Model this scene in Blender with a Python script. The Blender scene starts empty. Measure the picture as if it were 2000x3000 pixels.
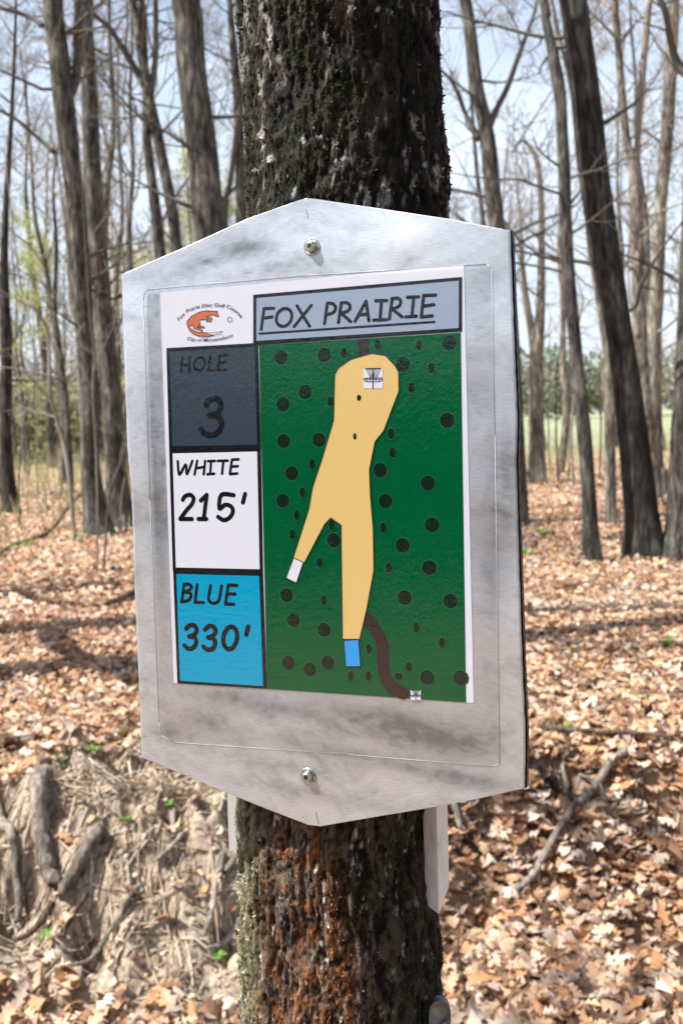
import bpy, math, random, json, time
T_0 = time.time()
import numpy as np
from mathutils import Vector, Matrix
from mathutils.geometry import tessellate_polygon

DATA = json.loads(r'''{"sheet":[[0.26,-0.21],[215.48,0.15],[216.34,274.43],[-0.27,274.17]],"map_white":[[73.67,40.14],[213.2,41.07],[211.93,274.59],[71.26,273.96]],"green":[[74.57,40.79],[212.62,41.69],[211.48,274.28],[72.61,273.88]],"fairway":[[154.37,50.94],[163.37,52.84],[169.77,60.0],[171.82,64.07],[171.78,75.71],[160.96,100.77],[154.97,107.46],[150.6,125.54],[150.79,141.75],[152.17,163.82],[151.96,190.86],[146.36,216.57],[140.85,236.62],[128.91,237.12],[129.48,194.56],[130.03,161.51],[122.99,156.55],[118.43,160.92],[103.15,186.65],[95.19,183.39],[107.34,151.05],[110.61,136.37],[117.38,119.06],[126.72,93.0],[128.44,63.48],[131.06,59.0],[139.87,53.97],[148.87,51.98]],"tee_white":[[95.45,183.51],[102.38,186.42],[96.87,200.35],[89.51,197.12]],"tee_blue":[[129.77,237.92],[140.1,236.89],[141.12,254.66],[130.8,255.31]],"path":[[6.57,[[146.2,222.47],[152.17,230.5],[156.27,238.56],[156.67,246.78],[157.27,257.36],[161.68,267.13],[169.5,270.78]]]],"path_top":[[145.12,41.47],[152.8,41.52],[152.08,45.91],[152.18,51.27],[145.44,52.35],[144.79,44.88]],"big":[[90.64,49.93,5.08],[121.32,50.0,5.08],[205.32,47.6,5.08],[174.79,59.15,5.08],[107.17,73.49,5.08],[90.93,80.79,5.08],[90.53,105.35,5.08],[115.89,105.15,5.08],[202.84,95.56,5.08],[95.69,126.88,5.08],[88.58,145.08,5.08],[124.45,171.55,5.08],[157.9,125.91,5.08],[161.04,145.89,5.08],[189.56,134.78,5.08],[191.68,161.23,5.08],[171.8,174.48,5.08],[189.31,188.63,5.08],[172.44,208.23,5.08],[202.56,209.7,5.08],[89.4,208.87,5.08],[93.84,225.83,5.08],[115.97,231.42,5.08],[89.23,254.89,5.08],[104.83,258.71,5.08],[118.01,253.44,5.08],[186.21,259.64,5.08],[208.31,258.63,5.08]],"small":[[135.06,49.43,2.35,3.64],[158.38,45.74,2.35,3.64],[185.65,47.68,2.35,3.64],[193.48,62.44,2.35,3.64],[180.11,74.3,2.35,3.64],[124.95,80.37,2.35,3.64],[165.85,102.76,2.35,3.64],[166.52,114.66,2.35,3.64],[144.73,78.92,1.41,1.88],[141.22,103.71,1.06,2.0],[110.7,121.0,2.23,3.64],[103.19,139.6,2.23,3.64],[98.7,154.71,2.23,3.64],[95.04,167.65,2.23,3.64],[123.48,161.51,2.23,3.64],[114.22,186.49,2.23,3.64],[159.03,163.11,2.23,3.64],[162.27,188.83,2.23,3.64],[116.43,211.4,2.23,3.64],[147.28,242.74,2.23,3.64],[179.78,227.46,2.23,3.64],[196.63,236.59,2.23,3.64],[174.14,253.3,2.23,3.64],[166.97,259.89,3.17,2.58],[134.03,261.71,2.23,3.64],[146.43,260.91,2.23,3.64],[104.42,195.86,0.7,0.7]],"baskets":[[[[148.29,60.29],[161.36,61.01],[161.04,73.73],[147.94,73.1]],[[1.06,[[149.86,60.63],[159.8,60.92]]],[0.59,[[150.38,60.79],[152.86,66.42]]],[0.59,[[151.82,60.87],[153.65,66.46]]],[0.59,[[153.53,60.96],[154.3,66.5]]],[0.59,[[156.14,61.1],[155.22,66.54]]],[0.59,[[157.84,61.2],[156.26,66.6]]],[0.59,[[159.53,61.29],[157.31,66.65]]],[0.7,[[152.07,66.51],[154.68,67.03],[158.35,66.83]]],[0.7,[[148.51,66.58],[160.82,66.96]]],[0.59,[[149.12,68.54],[152.0,69.07],[157.24,69.33],[160.25,68.97]]],[0.59,[[148.51,66.58],[149.12,68.54]]],[0.59,[[160.82,66.96],[160.25,68.97]]],[0.47,[[148.49,67.48],[160.8,67.98]]],[0.94,[[154.85,60.65],[154.52,73.16]]],[0.47,[[150.75,66.83],[150.69,68.87]]],[0.47,[[152.72,66.93],[152.66,68.97]]],[0.47,[[156.64,67.13],[156.59,69.17]]],[0.47,[[158.6,67.23],[158.55,69.27]]]]],[[[175.11,268.56],[181.96,268.14],[181.82,274.45],[174.97,274.89]],[[0.56,[[175.93,268.63],[181.14,268.19]]],[0.31,[[176.21,268.68],[177.52,271.32]]],[0.31,[[176.96,268.64],[177.93,271.29]]],[0.31,[[177.85,268.58],[178.27,271.27]]],[0.31,[[179.22,268.5],[178.75,271.24]]],[0.31,[[180.11,268.44],[179.3,271.21]]],[0.31,[[181.0,268.39],[179.85,271.17]]],[0.37,[[177.1,271.41],[178.47,271.51],[180.39,271.2]]],[0.37,[[175.25,271.65],[181.69,271.12]]],[0.31,[[175.57,272.58],[177.08,272.67],[179.82,272.5],[181.4,272.15]]],[0.31,[[175.25,271.65],[175.57,272.58]]],[0.31,[[181.69,271.12],[181.4,272.15]]],[0.25,[[175.24,272.09],[181.68,271.63]]],[0.5,[[178.54,268.35],[178.4,274.54]]],[0.25,[[176.41,271.64],[176.39,272.65]]],[0.25,[[177.44,271.57],[177.42,272.59]]],[0.25,[[179.5,271.45],[179.48,272.46]]],[0.25,[[180.53,271.38],[180.5,272.39]]]]]],"fox":[[44.47,15.88],[44.05,16.44],[44.41,17.53],[45.14,19.23],[43.55,19.33],[41.59,18.37],[39.4,17.96],[36.97,18.56],[35.53,19.23],[38.54,19.38],[40.11,20.2],[39.67,21.41],[38.82,22.58],[37.42,22.41],[36.84,21.91],[35.62,22.35],[35.23,21.79],[36.06,21.32],[37.47,21.07],[37.69,20.56],[36.08,20.62],[30.84,20.7],[30.21,21.26],[30.84,22.72],[30.3,24.1],[28.65,24.87],[31.89,24.92],[33.88,25.59],[34.05,26.31],[32.64,26.21],[30.24,25.69],[28.22,25.55],[31.0,26.81],[32.58,27.8],[32.15,28.55],[30.75,28.21],[30.16,27.64],[27.76,26.76],[25.35,26.17],[25.79,25.21],[25.43,24.18],[22.98,24.23],[21.96,24.16],[23.12,25.91],[25.3,27.48],[29.3,29.0],[34.93,29.73],[37.29,31.13],[41.47,31.87],[35.62,32.61],[30.0,31.89],[25.2,29.97],[22.44,27.64],[20.91,24.87],[20.3,21.97],[20.88,20.59],[24.05,17.79],[28.18,16.15],[32.27,15.03],[36.31,14.91],[41.49,15.65]],"fox_tip":[[34.93,29.73],[39.74,29.99],[44.54,29.96],[47.67,29.36],[44.9,31.11],[41.47,31.87]],"ball":[[55.14,22.27],[54.99,22.89],[54.6,23.4],[54.04,23.71],[53.39,23.79],[52.74,23.62],[52.2,23.23],[51.86,22.67],[51.75,22.03],[51.9,21.41],[52.29,20.9],[52.85,20.59],[53.51,20.51],[54.15,20.68],[54.69,21.08],[55.03,21.64],[55.14,22.27]],"sig":[[44.87,31.81],[45.24,32.54],[45.87,31.71],[46.25,32.26],[46.88,31.42],[47.25,31.97],[48.29,30.99]],"arc_top":[[14.33,20.3],[16.46,18.49],[19.42,16.21],[22.55,14.59],[26.26,13.45],[29.12,12.85],[32.37,12.57],[36.4,12.34],[40.41,12.4],[45.58,13.05],[49.52,13.87],[52.26,14.61],[55.37,16.07],[58.05,18.01],[59.94,19.9],[61.83,21.95]],"arc_bot":[[20.16,33.38],[24.2,34.53],[29.05,35.2],[34.7,35.67],[41.52,35.76],[47.53,35.23],[51.52,34.72],[55.51,33.75]],"text":{"title":[[1.64,[[79.21,16.75],[76.64,30.38]]],[1.64,[[79.21,16.87],[86.26,17.17]]],[1.64,[[77.94,23.14],[85.03,22.72]]],[1.64,[[99.1,24.09],[98.24,26.27],[96.67,28.05],[94.62,29.18],[92.41,29.47],[90.37,28.88],[88.82,27.5],[87.99,25.53],[88.01,23.29],[88.88,21.1],[90.46,19.32],[92.52,18.2],[94.73,17.93],[96.76,18.53],[98.3,19.91],[99.12,21.86],[99.1,24.09]]],[1.64,[[103.05,16.81],[111.54,30.69]]],[1.64,[[113.21,17.36],[100.58,30.16]]],[1.64,[[124.54,16.85],[122.16,29.81]]],[1.64,[[124.54,16.85],[128.27,17.37],[130.18,20.04],[128.35,23.12],[123.58,24.15]]],[1.64,[[134.1,17.6],[131.89,29.81]]],[1.64,[[134.1,17.37],[138.17,17.57],[140.19,20.01],[138.64,22.74],[133.04,24.16]]],[1.64,[[134.28,24.25],[140.29,29.72]]],[1.64,[[151.12,17.56],[143.36,29.71]]],[1.64,[[151.12,17.56],[152.74,30.04]]],[1.64,[[146.28,25.82],[152.0,25.79]]],[1.64,[[161.47,18.6],[160.22,30.24]]],[1.64,[[157.64,17.85],[165.07,18.2]]],[1.64,[[155.89,29.93],[164.53,30.32]]],[1.64,[[168.67,17.59],[166.57,30.02]]],[1.64,[[168.43,17.35],[172.59,17.45],[174.31,19.83],[172.46,22.82],[167.68,23.8]]],[1.64,[[168.86,24.12],[175.02,29.28]]],[1.64,[[182.95,17.61],[181.38,29.53]]],[1.64,[[178.85,17.28],[186.1,17.64]]],[1.64,[[177.38,29.46],[184.43,29.53]]],[1.64,[[189.38,17.01],[187.56,30.31]]],[1.64,[[189.61,17.03],[197.12,17.41]]],[1.64,[[188.53,23.6],[195.84,23.28]]],[1.64,[[187.56,30.31],[194.65,30.05]]],[1.06,[[75.23,33.13],[195.96,33.91]]]],"hole":[[1.46,[[16.16,45.91],[14.73,55.53]]],[1.46,[[22.11,45.64],[21.0,55.6]]],[1.46,[[15.54,50.99],[21.5,50.7]]],[1.46,[[33.49,50.93],[32.82,52.52],[31.62,53.84],[30.04,54.69],[28.35,54.92],[26.79,54.51],[25.6,53.51],[24.96,52.09],[24.98,50.45],[25.65,48.85],[26.87,47.53],[28.45,46.69],[30.14,46.46],[31.7,46.88],[32.88,47.88],[33.51,49.3],[33.49,50.93]]],[1.46,[[37.79,46.56],[36.14,55.52],[41.47,55.45]]],[1.46,[[45.02,46.01],[43.47,55.47]]],[1.46,[[45.02,46.01],[50.29,46.06]]],[1.46,[[44.35,50.66],[49.64,50.43]]],[1.46,[[43.46,55.56],[48.75,55.5]]],[3.26,[[33.52,78.74],[35.65,75.97],[40.23,74.84],[44.15,77.23],[44.48,81.69],[41.35,85.12],[35.76,86.25],[41.28,86.9],[44.65,90.59],[43.98,95.02],[40.32,98.91],[35.25,99.65],[31.25,98.18],[29.12,95.41]]]],"white":[[1.46,[[9.56,116.87],[10.43,126.18],[15.68,119.37],[16.45,125.92],[21.04,116.95]]],[1.46,[[24.83,117.03],[22.41,126.39]]],[1.46,[[31.05,117.17],[29.57,126.33]]],[1.46,[[23.61,122.07],[30.38,121.3]]],[1.46,[[35.59,117.81],[34.66,126.24]]],[1.46,[[33.28,117.4],[38.64,117.34]]],[1.46,[[32.42,126.38],[37.7,126.12]]],[1.46,[[45.07,117.66],[43.75,126.22]]],[1.46,[[40.86,117.39],[48.38,117.37]]],[1.46,[[51.7,116.74],[49.75,126.33]]],[1.46,[[51.7,116.74],[56.66,116.67]]],[1.46,[[50.92,121.53],[55.9,121.28]]],[1.46,[[49.74,126.51],[55.33,126.25]]],[2.32,[[12.41,143.91],[14.38,141.37],[18.55,140.5],[21.03,143.07],[19.32,147.15],[15.02,151.23],[9.79,157.25]]],[2.32,[[9.79,157.25],[19.12,157.27]]],[2.32,[[26.62,144.48],[31.36,140.63],[28.38,157.19]]],[2.32,[[24.27,157.27],[30.41,157.28]]],[2.32,[[52.01,141.02],[42.7,140.74],[40.84,150.0],[45.26,147.59],[49.73,148.7],[51.09,152.29],[48.45,156.32],[43.86,158.11],[39.61,155.85]]],[2.32,[[60.76,140.3],[58.97,146.08]]]],"blue":[[1.8,[[11.05,203.13],[8.79,215.21]]],[1.8,[[11.05,203.13],[15.53,203.31],[16.79,205.49],[14.31,207.67],[10.1,208.7]]],[1.8,[[10.1,208.7],[15.29,209.21],[16.23,211.77],[13.51,214.61],[8.45,215.68]]],[1.8,[[21.43,203.37],[19.18,215.84],[25.9,215.65]]],[1.8,[[32.0,203.59],[30.13,212.32],[31.55,215.48],[35.11,215.84],[38.27,213.01],[40.45,203.67]]],[1.8,[[45.72,203.01],[43.02,216.07]]],[1.8,[[45.72,203.01],[52.25,203.13]]],[1.8,[[44.49,209.21],[50.73,209.05]]],[1.8,[[43.02,216.16],[49.47,216.15]]],[2.58,[[11.35,234.59],[14.37,232.16],[18.52,232.46],[19.74,235.65],[17.22,238.99],[13.53,240.06],[17.68,240.54],[19.12,243.54],[17.41,247.32],[13.18,248.9],[9.6,246.73]]],[2.58,[[26.39,234.75],[29.36,232.34],[33.45,232.65],[34.66,235.81],[32.18,239.12],[28.55,240.19],[32.63,240.66],[34.06,243.63],[32.38,247.38],[28.21,248.95],[24.69,246.81]]],[2.58,[[51.13,239.62],[50.29,242.65],[48.78,245.26],[46.82,247.05],[44.72,247.74],[42.79,247.23],[41.33,245.59],[40.56,243.07],[40.61,240.06],[41.46,237.01],[42.98,234.4],[44.94,232.63],[47.04,231.95],[48.96,232.48],[50.41,234.12],[51.17,236.63],[51.13,239.62]]],[2.58,[[59.92,231.38],[58.33,236.88]]]]},"box":{"title":[[[71.51,7.06],[214.09,7.64],[213.42,41.08],[70.34,40.65]],[[73.87,9.43],[212.02,9.809999999999999],[211.42000000000002,38.769999999999996],[72.86,37.709999999999994]]],"hole":[[[3.64,38.24],[74.05,39.13],[73.76,109.64],[2.96,109.3]],[[6.29,40.800000000000004],[71.41,41.53],[71.05,107.1],[5.61,106.45]]],"white":[[[2.93,108.33],[73.64,108.26],[72.37,194.02],[2.3,194.06]],[[5.67,111.39],[70.75,111.72],[69.92,191.64000000000001],[4.95,191.45000000000002]]],"blue":[[[2.52,193.87],[72.37,193.84],[72.6,273.92],[2.69,274.18]],[[5.11,196.04],[69.39999999999999,196.20999999999998],[69.73,272.08],[5.01,272.02000000000004]]]},"chainL":[[110.13,-51.84],[106.41,-51.34],[68.23,-43.23],[22.08,-29.67],[-30.61,-15.29],[-30.9,33.53],[-31.23,107.3],[-29.12,137.97],[-29.76,217.71],[-29.23,279.36],[-29.21,330.43],[14.6,342.7],[45.27,351.61],[68.52,357.87],[99.57,365.82],[106.6,365.95]],"chainR":[[111.55,-51.96],[117.18,-50.97],[204.97,-28.88],[244.24,-17.64],[246.73,96.84],[245.77,121.88],[246.36,187.94],[247.54,252.52],[248.59,291.8],[247.66,326.48],[217.87,336.13],[187.02,344.97],[151.09,354.57],[110.43,365.52]],"film":[[-7.82,-3.31],[109.04,-2.39],[229.84,1.06],[232.48,4.45],[232.85,105.92],[232.26,312.33],[227.51,314.15],[130.69,314.74],[-1.99,317.05],[-11.45,313.05],[-13.57,303.71],[-14.22,144.3],[-13.76,4.03],[-12.07,-2.46]],"smear":[[-12.71,4.11],[-9.62,-2.26],[-0.52,-2.71],[0.43,190.54],[-13.74,190.76]],"screws":[[114.53,-20.43],[101.25,331.91]],"trees":{"A":[14.39,[[-3.485,-0.019,0.2831],[-3.551,0.27,0.2013],[-3.599,0.986,0.1384],[-3.552,1.922,0.1321],[-3.568,2.85,0.129],[-3.577,3.766,0.1447],[-3.604,4.892,0.1353],[-3.675,6.08,0.151],[-3.712,6.784,0.1415],[-3.749,7.481,0.1384]]],"Afork":[14.39,[[-3.595,6.226,0.0818],[-3.519,6.487,0.0692],[-3.44,7.009,0.0629],[-3.377,7.471,0.0566]]],"Abranch":[14.39,[[-3.915,7.141,0.0378],[-4.133,7.321,0.0315],[-4.489,7.425,0.0283]]],"Abranch2":[14.29,[[-3.828,5.411,0.0375],[-4.086,5.654,0.0281],[-4.315,5.867,0.025],[-4.548,5.992,0.0219]]],"B":[15.34,[[-3.396,-0.069,0.322],[-3.427,0.237,0.2214],[-3.437,0.932,0.161],[-3.449,1.933,0.1476],[-3.494,2.923,0.1409],[-3.526,3.9,0.1409],[-3.557,5.102,0.1409],[-3.537,6.366,0.1208],[-3.527,7.115,0.1073],[-3.504,7.856,0.1006]]],"C":[13.0,[[-1.973,2.002,0.0966],[-1.994,3.883,0.0739],[-2.124,4.969,0.0682],[-2.21,5.453,0.0739],[-2.259,5.774,0.0682]]],"C2":[13.1,[[-2.187,2.012,0.0859],[-2.228,3.908,0.0745],[-2.307,5.001,0.0573],[-2.307,5.646,0.0516]]],"Cl":[13.0,[[-2.259,5.774,0.0568],[-2.384,6.016,0.0455],[-2.534,6.285,0.0398],[-2.685,6.526,0.0341],[-2.893,6.7,0.0256]]],"Cr":[13.0,[[-2.229,5.72,0.0455],[-2.175,6.141,0.0369],[-2.137,6.456,0.0369],[-2.094,6.873,0.0341]]],"Cm":[13.05,[[-2.318,5.898,0.0342],[-2.337,6.375,0.0342],[-2.331,6.901,0.0314]]],"D":[11.5,[[-1.144,0.225,0.2313],[-1.19,0.937,0.1911],[-1.275,2.434,0.1861],[-1.387,3.8,0.181],[-1.431,4.756,0.171],[-1.503,5.511,0.1634],[-1.53,6.254,0.1609]]],"E":[15.0,[[-1.388,0.4,0.0984],[-1.323,4.579,0.0721],[-1.305,6.19,0.0721],[-1.344,7.046,0.0525],[-1.362,7.651,0.0459]]],"E2":[14.9,[[-1.389,2.032,0.0456],[-1.568,4.443,0.0391],[-1.446,5.183,0.0391],[-1.283,6.037,0.0358]]],"F":[18.78,[[-6.231,-0.042,0.1807],[-6.251,0.66,0.1232],[-6.241,1.586,0.1068],[-6.158,2.613,0.1068],[-6.123,3.279,0.1068],[-6.086,4.473,0.0821],[-5.979,5.627,0.0575],[-5.881,6.403,0.0493]]],"G":[40.8,[[-11.729,0.069,0.2141],[-11.727,1.278,0.1784],[-11.727,3.044,0.1695],[-11.766,4.151,0.1784],[-11.922,6.194,0.1427],[-12.03,7.286,0.1249],[-12.102,8.955,0.0981],[-12.158,10.83,0.0714]]],"H":[13.74,[[-3.71,0.024,0.033],[-3.717,0.842,0.03],[-3.799,1.385,0.03],[-3.862,1.727,0.027],[-3.917,2.103,0.027],[-3.921,2.634,0.024],[-3.935,2.986,0.021],[-4.095,3.266,0.018],[-4.256,3.521,0.015]]],"I":[24.0,[[-6.497,0.77,0.084],[-6.503,2.437,0.0682],[-6.604,3.88,0.063],[-6.64,4.321,0.063],[-6.572,5.101,0.0525],[-6.504,5.906,0.0472]]],"R1":[14.0,[[2.49,-0.203,0.1592],[2.453,1.275,0.1408],[2.393,3.083,0.1224],[2.236,4.385,0.1133],[2.158,5.316,0.1071],[2.029,6.009,0.0888],[1.955,6.694,0.0857],[1.894,7.147,0.0826]]],"R1r":[14.0,[[2.197,5.517,0.0551],[2.321,5.771,0.0429],[2.443,5.996,0.0398],[2.567,6.334,0.0367],[2.69,6.642,0.0306],[2.837,7.004,0.0245],[2.874,7.172,0.0184]]],"R1l":[14.0,[[2.051,5.32,0.049],[1.892,5.67,0.0306],[1.802,5.879,0.0275],[1.676,6.078,0.0245],[1.531,6.208,0.0184]]],"R2":[22.21,[[4.4,0.019,0.2331],[4.386,0.39,0.2039],[4.386,1.772,0.1651],[4.423,2.985,0.1602],[4.511,3.741,0.1068],[4.561,5.241,0.0728],[4.558,6.356,0.0631],[4.482,7.003,0.0583],[4.326,7.329,0.0534],[4.158,7.453,0.0437],[3.995,7.248,0.0291]]],"R2b":[22.21,[[4.367,3.082,0.1068],[4.246,3.938,0.0777],[4.169,4.506,0.0631],[4.104,5.256,0.0486]]],"R3":[10.42,[[2.641,-0.009,0.1048],[2.616,0.279,0.0866],[2.594,0.845,0.0729],[2.554,1.393,0.0752],[2.481,2.205,0.0638],[2.413,3.005,0.0661],[2.388,3.562,0.0638],[2.38,3.996,0.0638],[2.363,4.427,0.0592],[2.357,4.684,0.0569],[2.325,4.94,0.0638],[2.268,5.238,0.0501],[2.21,5.535,0.0456],[2.191,5.703,0.0501]]],"R4":[10.61,[[3.233,-0.024,0.2552],[3.225,0.189,0.2134],[3.203,0.532,0.181],[3.115,1.372,0.1601],[3.013,2.2,0.1392],[2.934,2.688,0.1438],[2.855,3.139,0.1578],[2.731,4.03,0.1554],[2.641,4.906,0.1485],[2.575,5.426,0.1392],[2.534,5.769,0.1392]]],"R4b":[13.61,[[3.689,0.885,0.0774],[3.675,2.125,0.0655],[3.615,2.768,0.0655],[3.509,3.424,0.0595],[3.448,3.81,0.0476]]],"R5":[17.0,[[5.351,0.458,0.1338],[5.172,2.09,0.1189],[5.112,3.329,0.1152],[5.093,4.049,0.1041],[5.076,4.905,0.1115],[5.05,5.613,0.1041],[4.937,5.968,0.0632],[4.869,6.599,0.0632],[4.802,7.432,0.0558],[4.744,8.258,0.0558]]],"R5r":[17.0,[[5.079,5.542,0.0669],[5.139,6.032,0.0558],[5.217,7.143,0.0558],[5.286,8.241,0.0558]]],"R6":[18.0,[[5.792,0.427,0.1259],[5.737,0.626,0.1023],[5.67,1.67,0.1417],[5.658,2.601,0.1338],[5.748,3.976,0.1181],[5.798,5.086,0.1102],[5.9,6.129,0.1102],[5.955,6.867,0.1102],[6.01,7.892,0.0984],[6.034,8.617,0.0944]]],"R7":[10.52,[[3.588,0.0,0.2715],[3.616,0.28,0.1887],[3.626,0.744,0.1611],[3.645,1.356,0.1472],[3.681,1.901,0.138],[3.718,2.978,0.1288],[3.771,4.411,0.115],[3.815,5.693,0.1104]]],"R7l":[10.52,[[3.788,4.884,0.0552],[3.628,5.082,0.046],[3.526,5.298,0.0368],[3.425,5.535,0.0322],[3.341,5.707,0.0276]]]},"near":[[0.0087,0.742,1.8969,0.0704],[0.01,0.742,1.87,0.07],[0.0111,0.742,1.8368,0.0694],[0.0118,0.742,1.7972,0.0702],[0.0125,0.742,1.7634,0.0719],[0.0033,0.742,1.6191,0.0714],[-0.0051,0.742,1.456,0.0725],[-0.0112,0.742,1.3205,0.0741],[-0.0136,0.742,1.2859,0.0736],[-0.0125,0.742,1.2333,0.0746],[-0.0125,0.742,1.1872,0.0761],[-0.013,0.742,1.1262,0.0772]],"sticks":{"log":[0.0379,[[-1.264,4.004],[-1.255,3.899],[-1.234,3.834],[-1.19,3.757],[-1.146,3.701]]],"curved":[0.0168,[[-1.533,4.098],[-1.454,3.986],[-1.36,3.847],[-1.317,3.761],[-1.315,3.727]]],"root_log":[0.0256,[[-0.992,3.817],[-1.036,3.775],[-1.081,3.722],[-1.128,3.679]]],"long":[0.0096,[[-0.837,3.748],[-0.868,3.684],[-0.921,3.63],[-0.988,3.535],[-1.079,3.441]]],"short1":[0.0075,[[-0.688,3.919],[-0.733,3.855],[-0.784,3.801]]],"short2":[0.0082,[[-1.03,3.698],[-1.082,3.634],[-1.094,3.58]]],"by_trunk":[0.0108,[[-0.521,3.893],[-0.546,3.795],[-0.558,3.708],[-0.583,3.645]]],"by_trunk2":[0.0095,[[-0.437,3.803],[-0.507,3.708],[-0.56,3.613]]],"left_low":[0.0111,[[-1.165,3.701],[-1.224,3.638],[-1.286,3.575]]],"chip1":[0.0076,[[-0.805,3.986],[-0.814,3.879]]],"chip2":[0.011,[[-0.75,4.038],[-0.73,3.941]]],"chip3":[0.0106,[[-1.001,3.861],[-0.973,3.794]]],"thin1":[0.0048,[[-1.053,3.959],[-0.951,3.914]]],"pale":[0.0133,[[-0.444,3.912],[-0.512,3.848]]],"right_long":[0.015,[[1.289,4.528],[1.198,4.464],[1.105,4.399],[0.972,4.279],[0.838,4.131],[0.744,4.015],[0.67,3.984]]],"right_fork":[0.006,[[1.065,4.507],[1.131,4.41],[1.149,4.312]]],"right_a":[0.0087,[[0.999,4.583],[1.004,4.442]]],"right_b":[0.0144,[[0.437,4.347],[0.453,4.271],[0.472,4.173]]],"crest":[0.0106,[[0.935,4.72],[1.115,4.646],[1.308,4.636],[1.536,4.614]]],"mid_left":[0.0303,[[-1.914,9.05],[-1.966,8.688],[-2.036,8.407]]],"left_far":[0.008,[[-1.712,4.75],[-1.661,4.841],[-1.553,4.881]]]},"fallen":[[-4.657,18.02],[-4.69,17.166],[-4.307,14.723],[-4.312,13.785],[-4.363,13.101],[-4.193,11.931]],"sprouts":[[1.858,6.388],[2.15,6.528],[1.595,5.263],[1.057,4.729],[1.99,10.777],[2.559,12.605],[0.358,3.337],[0.855,3.317],[-0.907,3.88],[-0.764,4.04],[-1.116,4.238],[-1.049,4.459],[-1.494,4.318],[-0.523,3.612],[-1.158,3.571],[-1.222,4.128],[-4.231,13.228],[-3.683,13.881],[-1.401,4.258],[-4.328,12.816]],"saplings":[[10.75,[[-2.679,0.0,0.0118],[-2.62,1.138,0.01],[-2.606,1.965,0.0082],[-2.596,2.394,0.0065],[-2.605,2.885,0.0047]]],[11.14,[[-2.713,-0.0,0.0146],[-2.575,0.824,0.0124],[-2.42,1.258,0.0102],[-2.351,1.822,0.008]]],[24.12,[[-7.335,0.0,0.0211],[-7.287,1.107,0.0179],[-7.224,2.463,0.0148]]],[16.07,[[-5.222,0.0,0.0176],[-5.17,0.931,0.0149],[-5.014,1.626,0.0123],[-4.853,1.968,0.0097]]],[23.09,[[-6.5,0.0,0.0252],[-6.414,1.109,0.0215],[-6.357,2.408,0.0177],[-6.394,3.795,0.0139]]],[22.26,[[4.878,0.0,0.0243],[4.852,1.052,0.0207],[4.85,2.401,0.017],[4.997,3.351,0.0134]]],[22.57,[[5.165,0.0,0.0247],[5.218,1.231,0.021],[5.212,2.403,0.0173]]],[22.94,[[5.974,0.0,0.0251],[6.006,1.401,0.0213],[5.996,2.492,0.0176],[6.139,2.98,0.0138]]],[36.48,[[9.938,0.0,0.0399],[9.866,0.956,0.0339],[9.669,2.227,0.0279]]],[26.98,[[5.68,0.0,0.0236],[5.653,1.53,0.0201],[5.714,2.576,0.0165]]],[21.58,[[5.068,0.0,0.033],[5.022,0.964,0.0281],[5.09,1.992,0.0231]]],[25.85,[[7.457,0.0,0.0283],[7.421,1.354,0.024]]],[17.99,[[-3.98,0.0,0.0236],[-3.913,0.946,0.0201],[-3.84,1.726,0.0165],[-3.748,2.577,0.013]]],[14.4,[[-3.145,0.0,0.0157],[-3.095,0.823,0.0134],[-3.092,1.452,0.011]]]],"frame":[[0.934161,-0.35679,0.006578],[-0.006714,-0.036004,-0.999329],[0.356788,0.93349,-0.036029],[-0.12069,0.70292,1.69041]],"rstrip":[[[0.0557,1.3321],[0.0716,1.3316],[0.0685,1.2505],[0.061,1.2356],[0.0518,1.2393]],[[0.0633,1.3319]]],"lstrip":[[-0.0959,1.3109],[-0.0882,1.3106],[-0.0919,1.256],[-0.0986,1.2562]],"bracket":[[0.0576,1.1467],[0.064,1.1694],[0.069,1.1463],[0.0692,1.1538]],"marks":[[0.63,[[106.24,356.66],[107.61,364.33]]],[0.63,[[111.27,-44.56],[112.65,-39.37]]],[0.63,[[11.34,-21.9],[16.03,-19.4],[20.73,-17.78]]],[0.63,[[41.59,-18.5],[45.5,-16.68],[50.11,-16.26]]],[0.63,[[236.75,37.47],[237.78,39.66]]],[0.31,[[130.04,-40.27],[130.38,-20.83]]],[0.31,[[131.86,-40.63],[132.37,-16.47]]],[0.31,[[-25.99,127.16],[-18.95,130.05],[-11.18,131.4]]],[0.31,[[-16.58,281.77],[-10.76,288.35],[-0.9,290.85]]],[0.31,[[197.6,-10.2],[214.32,-13.63],[228.0,-16.48]]],[0.31,[[22.37,-7.9],[51.81,-8.85],[77.85,-11.13]]],[0.31,[[235.81,154.4],[237.84,162.51],[238.15,176.03]]],[0.31,[[-22.33,207.15],[-14.41,206.34],[-7.42,209.29]]],[0.31,[[130.96,305.0],[149.32,305.3],[170.34,303.05]]],[0.31,[[72.42,340.05],[95.09,344.54],[117.38,344.13]]]]}''')
RND = random.Random(11)
C = bpy.context.scene.collection
PI = math.pi

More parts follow.
